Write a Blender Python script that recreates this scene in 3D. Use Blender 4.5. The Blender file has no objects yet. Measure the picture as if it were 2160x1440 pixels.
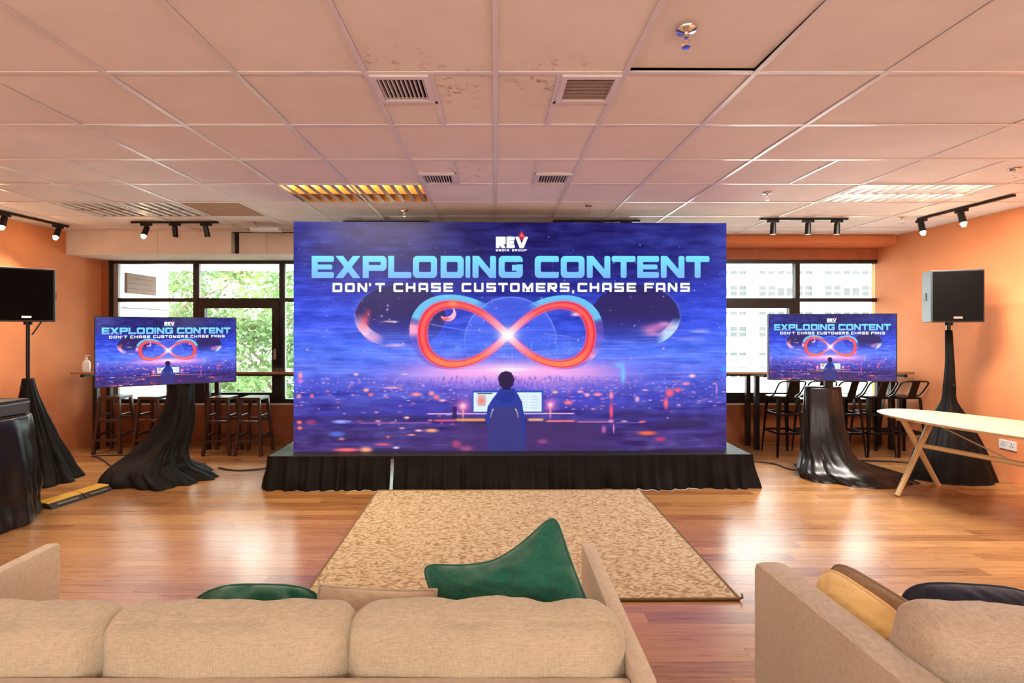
import bpy, bmesh, math, random
import numpy as np
from mathutils import Vector, Matrix, noise as mnoise

# ------------------------------------------------------------------ camera, world, exposure
scene = bpy.context.scene
col = scene.collection
F = 1061.0            # focal length in pixels of the 2160 x 1440 frame
CX, CY = 1045.0, 690.0
CAM_Z = 1.53
cam_data = bpy.data.cameras.new('camera')
cam_data.sensor_fit = 'HORIZONTAL'
cam_data.sensor_width = 36.0
cam_data.lens = 36.0 * F / 2160.0
cam_data.shift_x = (1080.0 - CX) / 2160.0
cam_data.shift_y = (CY - 720.0) / 2160.0
cam_data.clip_start = 0.05
cam_data.clip_end = 300
cam = bpy.data.objects.new('camera', cam_data)
col.objects.link(cam)
cam.location = (0, 0, CAM_Z)
cam.rotation_euler = (math.pi / 2, 0, 0)
scene.camera = cam

world = bpy.data.worlds.new('world')
scene.world = world
world.use_nodes = True
wn = world.node_tree.nodes['Background']
wn.inputs[0].default_value = (0.93, 0.98, 1.0, 1)
wn.inputs[1].default_value = 10.0

scene.view_settings.view_transform = 'Standard'
scene.view_settings.look = 'None'
scene.view_settings.gamma = 1.0
scene.view_settings.use_curve_mapping = False
scene.view_settings.exposure = 0.35

FILL_W = 260.0      # watts of each added fill globe behind the camera
SPOT_W = 70.0
TUBE_E = 22.0
rnd = random.Random(7)
R = math.radians


def at(px, py, d):
    return Vector(((px - CX) * d / F, d, CAM_Z - (py - CY) * d / F))


# ------------------------------------------------------------------ object helpers
def tag(o, label=None, cat=None, group=None, kind=None):
    if label:
        o['label'] = label
    if cat:
        o['category'] = cat
    if group:
        o['group'] = group
    if kind:
        o['kind'] = kind
    return o


def empty(name, loc=(0, 0, 0), rz=0.0, label=None, cat=None, group=None, kind=None):
    o = bpy.data.objects.new(name, None)
    o.empty_display_size = 0.1
    col.objects.link(o)
    o.location = loc
    o.rotation_euler = (0, 0, rz)
    return tag(o, label, cat, group, kind)


def link(name, mesh, parent=None, loc=(0, 0, 0), rot=(0, 0, 0), scale=None):
    o = bpy.data.objects.new(name, mesh)
    col.objects.link(o)
    o.parent = parent
    o.location = loc
    o.rotation_euler = rot
    if scale:
        o.scale = scale
    return o


def copy_tree(o, parent=None):
    c = o.copy()
    col.objects.link(c)
    c.parent = parent
    for ch in list(o.children):
        copy_tree(ch, c)
    return c


class MB:
    """collects simple shapes into one mesh"""

    def __init__(self):
        self.v, self.f = [], []

    def add(self, vs, fs):
        n = len(self.v)
        self.v += [tuple(p) for p in vs]
        self.f += [tuple(i + n for i in f) for f in fs]
        return self

    def box(self, a, b, m=None):
        x0, y0, z0 = a
        x1, y1, z1 = b
        vs = [Vector(p) for p in ((x0, y0, z0), (x1, y0, z0), (x1, y1, z0), (x0, y1, z0),
                                  (x0, y0, z1), (x1, y0, z1), (x1, y1, z1), (x0, y1, z1))]
        if m is not None:
            vs = [m @ p for p in vs]
        return self.add(vs, [(0, 3, 2, 1), (4, 5, 6, 7), (0, 1, 5, 4), (1, 2, 6, 5), (2, 3, 7, 6), (3, 0, 4, 7)])

    def bar(self, p, q, w, h=None, up=(0, 0, 1)):
        """rectangular bar from p to q"""
        p, q = Vector(p), Vector(q)
        h = h or w
        d = (q - p).normalized()
        u = Vector(up)
        if abs(d.dot(u)) > 0.99:
            u = Vector((0, 1, 0))
        s = d.cross(u).normalized()
        t = s.cross(d).normalized()
        vs = []
        for c in (p, q):
            for a, b in ((-1, -1), (1, -1), (1, 1), (-1, 1)):
                vs.append(c + s * a * w / 2 + t * b * h / 2)
        return self.add(vs, [(0, 1, 2, 3), (7, 6, 5, 4), (0, 4, 5, 1), (1, 5, 6, 2), (2, 6, 7, 3), (3, 7, 4, 0)])

    def tube(self, pts, r, n=10, caps=True, closed=False):
        pts = [Vector(p) for p in pts]
        rs = r if isinstance(r, (list, tuple)) else [r] * len(pts)
        rings = []
        prev = None
        for i, p in enumerate(pts):
            a = pts[i - 1] if i > 0 else (pts[-1] if closed else p)
            b = pts[(i + 1) % len(pts)] if (i < len(pts) - 1 or closed) else p
            d = (b - a).normalized()
            if prev is None:
                u = Vector((0, 0, 1)) if abs(d.z) < 0.9 else Vector((1, 0, 0))
                s = d.cross(u).normalized()
            else:
                s = (prev - d * prev.dot(d)).normalized()
            prev = s
            t = d.cross(s)
            rings.append([p + (s * math.cos(2 * math.pi * k / n) + t * math.sin(2 * math.pi * k / n)) * rs[i] for k in range(n)])
        return self.loft(rings, caps and not closed, closed)

    def loft(self, rings, caps=True, closed=False):
        n = len(rings[0])
        vs = [p for r_ in rings for p in r_]
        fs = []
        m = len(rings)
        for i in range(m if closed else m - 1):
            j = (i + 1) % m
            for k in range(n):
                l = (k + 1) % n
                fs.append((i * n + k, i * n + l, j * n + l, j * n + k))
        if caps:
            fs.append(tuple(reversed(range(n))))
            fs.append(tuple(range((m - 1) * n, m * n)))
        return self.add(vs, fs)

    def lathe(self, prof, n=24, o=(0, 0, 0)):
        ox, oy, oz = o
        return self.loft([[(ox + r_ * math.cos(2 * math.pi * k / n), oy + r_ * math.sin(2 * math.pi * k / n), oz + z) for k in range(n)]
                          for r_, z in prof])

    def mesh(self, name, mat, smooth=False, bevel=0.0):
        me = bpy.data.meshes.new(name)
        me.from_pydata(self.v, [], self.f)
        bm = bmesh.new()
        bm.from_mesh(me)
        bmesh.ops.recalc_face_normals(bm, faces=bm.faces)
        if bevel:
            bmesh.ops.bevel(bm, geom=[e for e in bm.edges if len(e.link_faces) == 2 and e.calc_face_angle(0) > 0.5],
                            offset=bevel, segments=2, profile=0.6, affect='EDGES', clamp_overlap=True)
        bm.to_mesh(me)
        bm.free()
        if mat:
            me.materials.append(mat)
        if smooth:
            for p in me.polygons:
                p.use_smooth = True
            if smooth == 'auto':
                me.set_sharp_from_angle(angle=R(40))
        return me

    def build(self, name, mat, parent=None, loc=(0, 0, 0), rot=(0, 0, 0), smooth=False, bevel=0.0):
        return link(name, self.mesh(name, mat, smooth, bevel), parent, loc, rot)


# ------------------------------------------------------------------ materials
def nodes_of(name):
    m = bpy.data.materials.new(name)
    m.use_nodes = True
    nt = m.node_tree
    return m, nt, nt.nodes['Principled BSDF']


def N(nt, t, **kw):
    n = nt.nodes.new(t)
    for k, v in kw.items():
        if k in n.inputs.keys():
            n.inputs[k].default_value = v
        else:
            setattr(n, k, v)
    return n


def mat(name, c, rough=0.5, metal=0.0, var=0.12, scale=8.0, bump=0.0, bscale=60.0, spec=0.5, sheen=0.0, coat=0.0,
        stretch=None, space='Object'):
    m, nt, b = nodes_of(name)
    L = nt.links.new
    tc = N(nt, 'ShaderNodeTexCoord')
    mp = N(nt, 'ShaderNodeMapping')
    L(tc.outputs[space], mp.inputs[0])
    if stretch:
        mp.inputs['Scale'].default_value = stretch
    nz = N(nt, 'ShaderNodeTexNoise', Scale=scale, Detail=5.0, Roughness=0.6)
    L(mp.outputs[0], nz.inputs['Vector'])
    rp = N(nt, 'ShaderNodeValToRGB')
    rp.color_ramp.elements[0].position = 0.3
    rp.color_ramp.elements[1].position = 0.7
    rp.color_ramp.elements[0].color = (*[x * (1 - var) for x in c], 1)
    rp.color_ramp.elements[1].color = (*[min(1, x * (1 + var)) for x in c], 1)
    L(nz.outputs[0], rp.inputs[0])
    L(rp.outputs[0], b.inputs['Base Color'])
    b.inputs['Roughness'].default_value = rough
    b.inputs['Metallic'].default_value = metal
    b.inputs['Specular IOR Level'].default_value = spec
    if sheen:
        b.inputs['Sheen Weight'].default_value = sheen
        b.inputs['Sheen Roughness'].default_value = 0.5
    if coat:
        b.inputs['Coat Weight'].default_value = coat
        b.inputs['Coat Roughness'].default_value = 0.1
    if bump:
        n2 = N(nt, 'ShaderNodeTexNoise', Scale=bscale, Detail=3.0)
        L(mp.outputs[0], n2.inputs['Vector'])
        bp = N(nt, 'ShaderNodeBump', Strength=bump, Distance=0.01)
        L(n2.outputs[0], bp.inputs['Height'])
        L(bp.outputs[0], b.inputs['Normal'])
    return m


def fabric(name, c, var=0.18, weave=420.0, bump=0.25, sheen=0.2, rough=0.9):
    """woven cloth: crossed fine threads of slightly different tone"""
    m, nt, b = nodes_of(name)
    L = nt.links.new
    tc = N(nt, 'ShaderNodeTexCoord')
    nz = []
    for sc in ((1, 1, 9), (9, 9, 1)):
        mp = N(nt, 'ShaderNodeMapping')
        mp.inputs['Scale'].default_value = sc
        L(tc.outputs['Object'], mp.inputs[0])
        n = N(nt, 'ShaderNodeTexNoise', Scale=weave / 9, Detail=2.0)
        L(mp.outputs[0], n.inputs['Vector'])
        nz.append(n)
    ad = N(nt, 'ShaderNodeMath', operation='ADD')
    L(nz[0].outputs[0], ad.inputs[0])
    L(nz[1].outputs[0], ad.inputs[1])
    big = N(nt, 'ShaderNodeTexNoise', Scale=5.0, Detail=3.0)
    L(tc.outputs['Object'], big.inputs['Vector'])
    ad2 = N(nt, 'ShaderNodeMath', operation='MULTIPLY_ADD')
    L(big.outputs[0], ad2.inputs[0])
    ad2.inputs[1].default_value = 0.35
    L(ad.outputs[0], ad2.inputs[2])
    rp = N(nt, 'ShaderNodeValToRGB')
    rp.color_ramp.elements[0].position = 0.85
    rp.color_ramp.elements[1].position = 1.0
    rp.color_ramp.elements[0].color = (*[x * (1 - var) for x in c], 1)
    rp.color_ramp.elements[1].color = (*[min(1, x * (1 + var)) for x in c], 1)
    mr = N(nt, 'ShaderNodeMapRange')
    mr.inputs[1].default_value = 0.7
    mr.inputs[2].default_value = 1.65
    L(ad2.outputs[0], mr.inputs[0])
    rp.color_ramp.elements[0].position = 0.25
    rp.color_ramp.elements[1].position = 0.75
    L(mr.outputs[0], rp.inputs[0])
    L(rp.outputs[0], b.inputs['Base Color'])
    bp = N(nt, 'ShaderNodeBump', Strength=bump, Distance=0.003)
    L(ad.outputs[0], bp.inputs['Height'])
    L(bp.outputs[0], b.inputs['Normal'])
    b.inputs['Roughness'].default_value = rough
    b.inputs['Sheen Weight'].default_value = sheen
    b.inputs['Specular IOR Level'].default_value = 0.2
    return m


def emit(name, c, s):
    m, nt, b = nodes_of(name)
    b.inputs['Base Color'].default_value = (*c, 1)
    b.inputs['Emission Color'].default_value = (*c, 1)
    b.inputs['Emission Strength'].default_value = s
    return m


def glass_mat():
    m, nt, b = nodes_of('window_glass')
    L = nt.links.new
    nt.nodes.remove(b)
    tr = N(nt, 'ShaderNodeBsdfTransparent')
    tr.inputs[0].default_value = (0.94, 0.97, 0.95, 1)
    gl = N(nt, 'ShaderNodeBsdfGlossy')
    gl.inputs['Roughness'].default_value = 0.02
    fr = N(nt, 'ShaderNodeFresnel', IOR=1.45)
    mx = N(nt, 'ShaderNodeMixShader')
    L(fr.outputs[0], mx.inputs[0])
    L(tr.outputs[0], mx.inputs[1])
    L(gl.outputs[0], mx.inputs[2])
    L(mx.outputs[0], nt.nodes['Material Output'].inputs[0])
    return m


PW, PL = 0.10, 1.25     # floor board width and length


def floor_mat():
    m, nt, b = nodes_of('laminate_floor')
    L = nt.links.new
    ge = N(nt, 'ShaderNodeNewGeometry')
    sp = N(nt, 'ShaderNodeSeparateXYZ')
    L(ge.outputs['Position'], sp.inputs[0])

    def math_(op, a, bv=None):
        n = N(nt, 'ShaderNodeMath', operation=op)
        for i, q in enumerate((a, bv)):
            if q is None:
                continue
            if isinstance(q, (int, float)):
                n.inputs[i].default_value = q
            else:
                L(q, n.inputs[i])
        return n.outputs[0]
    row = math_('FLOOR', math_('DIVIDE', sp.outputs[1], PW))
    off = math_('MULTIPLY', math_('FRACT', math_('MULTIPLY', row, 0.437)), PL)
    cl = math_('FLOOR', math_('DIVIDE', math_('ADD', sp.outputs[0], off), PL))
    cb = N(nt, 'ShaderNodeCombineXYZ')
    L(row, cb.inputs[0])
    L(cl, cb.inputs[1])
    wh = N(nt, 'ShaderNodeTexWhiteNoise', noise_dimensions='3D')
    L(cb.outputs[0], wh.inputs['Vector'])
    # grain: noise stretched along the board, shifted board by board
    sh = N(nt, 'ShaderNodeVectorMath', operation='MULTIPLY_ADD')
    L(wh.outputs['Color'], sh.inputs[0])
    sh.inputs[1].default_value = (7, 7, 7)
    sc = N(nt, 'ShaderNodeVectorMath', operation='MULTIPLY')
    L(ge.outputs['Position'], sc.inputs[0])
    sc.inputs[1].default_value = (1.6, 30, 1)
    L(sc.outputs[0], sh.inputs[2])
    n1 = N(nt, 'ShaderNodeTexNoise', Scale=1.6, Detail=7.0, Roughness=0.65, Distortion=0.6)
    L(sh.outputs[0], n1.inputs['Vector'])
    n2 = N(nt, 'ShaderNodeTexNoise', Scale=5.0, Detail=3.0)
    L(sh.outputs[0], n2.inputs['Vector'])
    mixv = math_('ADD', math_('MULTIPLY', n1.outputs[0], 0.75), math_('MULTIPLY', wh.outputs['Value'], 0.30))
    mixv = math_('ADD', mixv, math_('MULTIPLY', math_('SUBTRACT', n2.outputs[0], 0.5), 0.25))
    rp = N(nt, 'ShaderNodeValToRGB')
    e = rp.color_ramp.elements
    e[0].position = 0.25
    e[0].color = (0.19, 0.068, 0.022, 1)
    e[1].position = 0.80
    e[1].color = (0.52, 0.275, 0.105, 1)
    k = e.new(0.5)
    k.color = (0.37, 0.172, 0.058, 1)
    L(mixv, rp.inputs[0])
    L(rp.outputs[0], b.inputs['Base Color'])
    rr = N(nt, 'ShaderNodeMapRange')
    rr.inputs[3].default_value = 0.22
    rr.inputs[4].default_value = 0.36
    L(n1.outputs[0], rr.inputs[0])
    L(rr.outputs[0], b.inputs['Roughness'])
    b.inputs['Specular IOR Level'].default_value = 0.6
    b.inputs['Coat Weight'].default_value = 0.35
    b.inputs['Coat Roughness'].default_value = 0.22
    bp = N(nt, 'ShaderNodeBump', Strength=0.12, Distance=0.002)
    L(n1.outputs[0], bp.inputs['Height'])
    L(bp.outputs[0], b.inputs['Normal'])
    return m


def tile_mat():
    m, nt, b = nodes_of('mineral_tile')
    L = nt.links.new
    ge = N(nt, 'ShaderNodeNewGeometry')
    n1 = N(nt, 'ShaderNodeTexNoise', Scale=2.2, Detail=3.0)
    n2 = N(nt, 'ShaderNodeTexNoise', Scale=160.0, Detail=2.0)
    L(ge.outputs['Position'], n1.inputs['Vector'])
    L(ge.outputs['Position'], n2.inputs['Vector'])
    rp = N(nt, 'ShaderNodeValToRGB')
    rp.color_ramp.elements[0].position = 0.35
    rp.color_ramp.elements[0].color = (0.80, 0.755, 0.735, 1)
    rp.color_ramp.elements[1].position = 0.65
    rp.color_ramp.elements[1].color = (0.86, 0.81, 0.79, 1)
    L(n1.outputs[0], rp.inputs[0])
    # rusty water stains around the four grilles: patches with their own ragged shape
    fac = None
    for (x, y) in ((-0.45, 2.35), (-0.22, 2.45), (0.27, 2.42), (-0.25, 3.9)):
        vm = N(nt, 'ShaderNodeVectorMath', operation='DISTANCE')
        L(ge.outputs['Position'], vm.inputs[0])
        vm.inputs[1].default_value = (x, y, 2.70)
        mr = N(nt, 'ShaderNodeMapRange')
        mr.inputs[1].default_value = 0.30
        mr.inputs[2].default_value = 0.05
        L(vm.outputs['Value'], mr.inputs[0])
        if fac is None:
            fac = mr.outputs[0]
        else:
            mx = N(nt, 'ShaderNodeMath', operation='MAXIMUM')
            L(fac, mx.inputs[0])
            L(mr.outputs[0], mx.inputs[1])
            fac = mx.outputs[0]
    n3 = N(nt, 'ShaderNodeTexNoise', Scale=14.0, Detail=8.0, Roughness=0.75)
    L(ge.outputs['Position'], n3.inputs['Vector'])
    mr = N(nt, 'ShaderNodeMapRange')
    mr.inputs[1].default_value = 0.54
    mr.inputs[2].default_value = 0.62
    L(n3.outputs[0], mr.inputs[0])
    mm = N(nt, 'ShaderNodeMath', operation='MULTIPLY')
    L(fac, mm.inputs[0])
    L(mr.outputs[0], mm.inputs[1])
    mix = N(nt, 'ShaderNodeMixRGB')
    mix.inputs[2].default_value = (0.40, 0.22, 0.13, 1)
    L(mm.outputs[0], mix.inputs[0])
    L(rp.outputs[0], mix.inputs[1])
    L(mix.outputs[0], b.inputs['Base Color'])
    b.inputs['Roughness'].default_value = 0.95
    b.inputs['Specular IOR Level'].default_value = 0.15
    bp = N(nt, 'ShaderNodeBump', Strength=0.25, Distance=0.003)
    L(n2.outputs[0], bp.inputs['Height'])
    L(bp.outputs[0], b.inputs['Normal'])
    return m


def rug_mat():
    """chunky looped weave in leaf-like strokes"""
    m, nt, b = nodes_of('woven_rug')
    L = nt.links.new
    tc = N(nt, 'ShaderNodeTexCoord')
    d = N(nt, 'ShaderNodeTexNoise', Scale=9.0, Detail=1.0)
    L(tc.outputs['Object'], d.inputs['Vector'])
    va = N(nt, 'ShaderNodeVectorMath', operation='MULTIPLY_ADD')
    L(d.outputs['Color'], va.inputs[0])
    va.inputs[1].default_value = (0.10, 0.10, 0)
    L(tc.outputs['Object'], va.inputs[2])
    hs = []
    for ang in (38, -38):
        mp = N(nt, 'ShaderNodeMapping')
        mp.inputs['Rotation'].default_value = (0, 0, R(ang))
        mp.inputs['Scale'].default_value = (1.0, 2.3, 1)
        L(va.outputs[0], mp.inputs[0])
        v = N(nt, 'ShaderNodeTexVoronoi', Scale=30.0)
        v.feature = 'SMOOTH_F1'
        v.inputs['Smoothness'].default_value = 0.35
        L(mp.outputs[0], v.inputs['Vector'])
        hs.append(v)
    ck = N(nt, 'ShaderNodeTexNoise', Scale=11.0, Detail=0.0)
    L(tc.outputs['Object'], ck.inputs['Vector'])
    gt = N(nt, 'ShaderNodeMapRange')
    gt.inputs[1].default_value = 0.47
    gt.inputs[2].default_value = 0.53
    L(ck.outputs[0], gt.inputs[0])
    mx = N(nt, 'ShaderNodeMix')
    L(gt.outputs[0], mx.inputs[0])
    L(hs[0].outputs['Distance'], mx.inputs[2])
    L(hs[1].outputs['Distance'], mx.inputs[3])
    rp = N(nt, 'ShaderNodeValToRGB')
    e = rp.color_ramp.elements
    e[0].position = 0.25
    e[0].color = (0.62, 0.50, 0.355, 1)
    e[1].position = 0.72
    e[1].color = (0.32, 0.215, 0.12, 1)
    k = e.new(0.5)
    k.color = (0.53, 0.405, 0.265, 1)
    L(mx.outputs[0], rp.inputs[0])
    L(rp.outputs[0], b.inputs['Base Color'])
    b.inputs['Roughness'].default_value = 0.95
    b.inputs['Specular IOR Level'].default_value = 0.1
    inv = N(nt, 'ShaderNodeMath', operation='SUBTRACT')
    inv.inputs[0].default_value = 1.0
    L(mx.outputs[0], inv.inputs[1])
    bp = N(nt, 'ShaderNodeBump', Strength=0.7, Distance=0.012)
    L(inv.outputs[0], bp.inputs['Height'])
    L(bp.outputs[0], b.inputs['Normal'])
    return m


def leaf_mat(name, c):
    m, nt, b = nodes_of(name)
    L = nt.links.new
    ge = N(nt, 'ShaderNodeNewGeometry')
    nz = N(nt, 'ShaderNodeTexNoise', Scale=1.3, Detail=4.0)
    L(ge.outputs['Position'], nz.inputs['Vector'])
    rp = N(nt, 'ShaderNodeValToRGB')
    rp.color_ramp.elements[0].position = 0.3
    rp.color_ramp.elements[0].color = (c[0] * 0.6, c[1] * 0.7, c[2] * 0.7, 1)
    rp.color_ramp.elements[1].position = 0.7
    rp.color_ramp.elements[1].color = (*[min(1, x * 1.35) for x in c], 1)
    L(nz.outputs[0], rp.inputs[0])
    L(rp.outputs[0], b.inputs['Base Color'])
    b.inputs['Roughness'].default_value = 0.45
    tl = N(nt, 'ShaderNodeBsdfTranslucent')
    L(rp.outputs[0], tl.inputs[0])
    mx = N(nt, 'ShaderNodeMixShader')
    mx.inputs[0].default_value = 0.45
    L(b.outputs[0], mx.inputs[1])
    L(tl.outputs[0], mx.inputs[2])
    L(mx.outputs[0], nt.nodes['Material Output'].inputs[0])
    return m


M = {}
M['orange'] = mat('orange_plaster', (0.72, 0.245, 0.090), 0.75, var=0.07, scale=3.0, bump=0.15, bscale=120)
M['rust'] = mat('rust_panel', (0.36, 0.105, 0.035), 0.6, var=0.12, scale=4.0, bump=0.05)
M['cream'] = mat('cream_paint', (0.78, 0.70, 0.62), 0.7, var=0.05, scale=3.0, bump=0.05)
M['duct'] = mat('bulkhead_paint', (0.72, 0.63, 0.54), 0.7, var=0.06, scale=3.0)
M['white_ext'] = mat('white_render', (0.80, 0.82, 0.82), 0.85, var=0.05, scale=2.0, bump=0.1)
M['frame'] = mat('dark_aluminium', (0.020, 0.018, 0.018), 0.35, metal=0.3, var=0.2, scale=12)
M['frame_grey'] = mat('grey_aluminium', (0.30, 0.30, 0.29), 0.4, metal=0.4, var=0.1)
M['glass'] = glass_mat()
M['floor'] = floor_mat()
M['tile'] = tile_mat()
M['tbar'] = mat('ceiling_grid', (0.78, 0.74, 0.73), 0.30, var=0.05, scale=5.0)
M['brown_tile'] = mat('brown_board', (0.42, 0.25, 0.15), 0.8, var=0.12, scale=20)
M['black'] = mat('black_plastic', (0.008, 0.007, 0.007), 0.5, var=0.2, scale=30, bump=0.05, bscale=200)
M['black_metal'] = mat('black_metal', (0.018, 0.015, 0.014), 0.32, metal=0.6, var=0.2, scale=15)
M['grille'] = mat('speaker_grille', (0.006, 0.005, 0.005), 0.7, var=0.3, scale=300, bump=0.2, bscale=400, spec=0.04)
M['box_paint'] = mat('speaker_paint', (0.045, 0.045, 0.05), 0.5, var=0.2, scale=60, bump=0.2, bscale=300)
M['satin'] = mat('black_satin', (0.006, 0.005, 0.005), 0.30, var=0.3, scale=6, bump=0.06, bscale=40, spec=0.45)
M['velvet'] = mat('black_cloth', (0.006, 0.005, 0.005), 0.6, var=0.3, scale=8, bump=0.2, bscale=80, spec=0.16)
M['deck'] = mat('black_deck', (0.012, 0.011, 0.011), 0.5, var=0.2, scale=15)
M['silver'] = mat('brushed_silver', (0.70, 0.68, 0.66), 0.3, metal=1.0, var=0.08, scale=25)
M['chrome'] = mat('chrome', (0.75, 0.72, 0.70), 0.15, metal=1.0, var=0.05)
M['mirror'] = mat('satin_reflector', (0.80, 0.80, 0.78), 0.45, metal=0.6, var=0.04)
M['gold'] = mat('warm_glow_reflector', (0.80, 0.52, 0.22), 0.42, metal=0.7, var=0.05)  # reflection of warm light put into the metal as a gold tint
M['white_paint'] = mat('white_enamel', (0.78, 0.76, 0.73), 0.4, var=0.04)
M['dark_void'] = mat('dark_recess', (0.02, 0.015, 0.012), 0.9, var=0.3)
M['slat_brown'] = mat('brown_slat', (0.34, 0.25, 0.17), 0.5, var=0.15, scale=40)
M['sofa'] = fabric('sand_linen', (0.50, 0.42, 0.292), var=0.16)
M['sofa_in'] = fabric('sand_linen_light', (0.57, 0.465, 0.335), var=0.12)
M['sofa2'] = fabric('taupe_linen', (0.46, 0.365, 0.265), var=0.16)
M['green'] = fabric('green_velvet', (0.018, 0.125, 0.080), var=0.25, bump=0.1, sheen=0.35, rough=0.95)
M['yellow'] = fabric('yellow_cotton', (0.84, 0.57, 0.23), var=0.08)
M['brownp'] = fabric('brown_cotton', (0.30, 0.195, 0.11), var=0.15)
M['navy'] = fabric('navy_cotton', (0.030, 0.035, 0.060), var=0.2)
M['rug'] = rug_mat()
M['rug_edge'] = mat('rug_binding', (0.20, 0.125, 0.06), 0.9, var=0.2, scale=60)
M['counter'] = mat('counter_wood', (0.30, 0.14, 0.07), 0.10, var=0.2, scale=5, coat=0.6, spec=0.8, stretch=(1, 12, 1))
M['stool_wood'] = mat('dark_stained_wood', (0.055, 0.022, 0.014), 0.30, var=0.3, scale=8, stretch=(6, 6, 1))
M['birch'] = mat('birch_top', (0.60, 0.44, 0.285), 0.4, var=0.06, scale=4, stretch=(1, 14, 1))
M['beech'] = mat('beech_leg', (0.62, 0.43, 0.21), 0.45, var=0.10, scale=10, stretch=(8, 8, 1))
M['yellow_pvc'] = mat('yellow_rubber', (0.78, 0.46, 0.05), 0.5, var=0.1, scale=10)
M['rubber'] = mat('black_rubber', (0.03, 0.027, 0.025), 0.6, var=0.2, scale=20)
M['clear'] = mat('clear_plastic', (0.75, 0.80, 0.82), 0.15, var=0.05)
M['label_white'] = mat('white_label', (0.8, 0.8, 0.8), 0.5, var=0.04)
M['warm_bulb'] = emit('warm_bulb', (1.0, 0.72, 0.38), 60.0)
M['tube'] = emit('fluorescent_tube', (1.0, 0.95, 0.86), TUBE_E * .2)
M['tube_warm'] = emit('warm_fluorescent_tube', (1.0, 0.80, 0.42), TUBE_E)
M['globe'] = emit('fill_glow', (1.0, 0.93, 0.85), 6.0)
M['tube_off'] = mat('unlit_tube', (0.75, 0.75, 0.72), 0.3, var=0.03)
M['wood_panel'] = mat('brown_hardwood', (0.085, 0.034, 0.018), 0.6, var=0.15, scale=6, stretch=(1, 1, 10))
M['leaf_a'] = leaf_mat('leaf_green', (0.10, 0.165, 0.055))
M['leaf_b'] = leaf_mat('leaf_lime', (0.17, 0.22, 0.07))
M['bark'] = mat('bark', (0.14, 0.10, 0.07), 0.9, var=0.3, scale=10)
M['ground'] = mat('bounce_ground', (0.70, 0.70, 0.67), 0.95, var=0.3, scale=1.0)  # made pale to throw daylight up onto the indoor ceiling
M['facade'] = mat('facade_render', (0.82, 0.85, 0.85), 0.9, var=0.03, scale=1.0)
M['facade_trim'] = mat('facade_trim', (0.10, 0.11, 0.11), 0.9, var=0.05, scale=1.0)
M['facade_glass'] = mat('facade_glass', (0.035, 0.04, 0.04), 0.3, var=0.3, scale=0.8)


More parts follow.
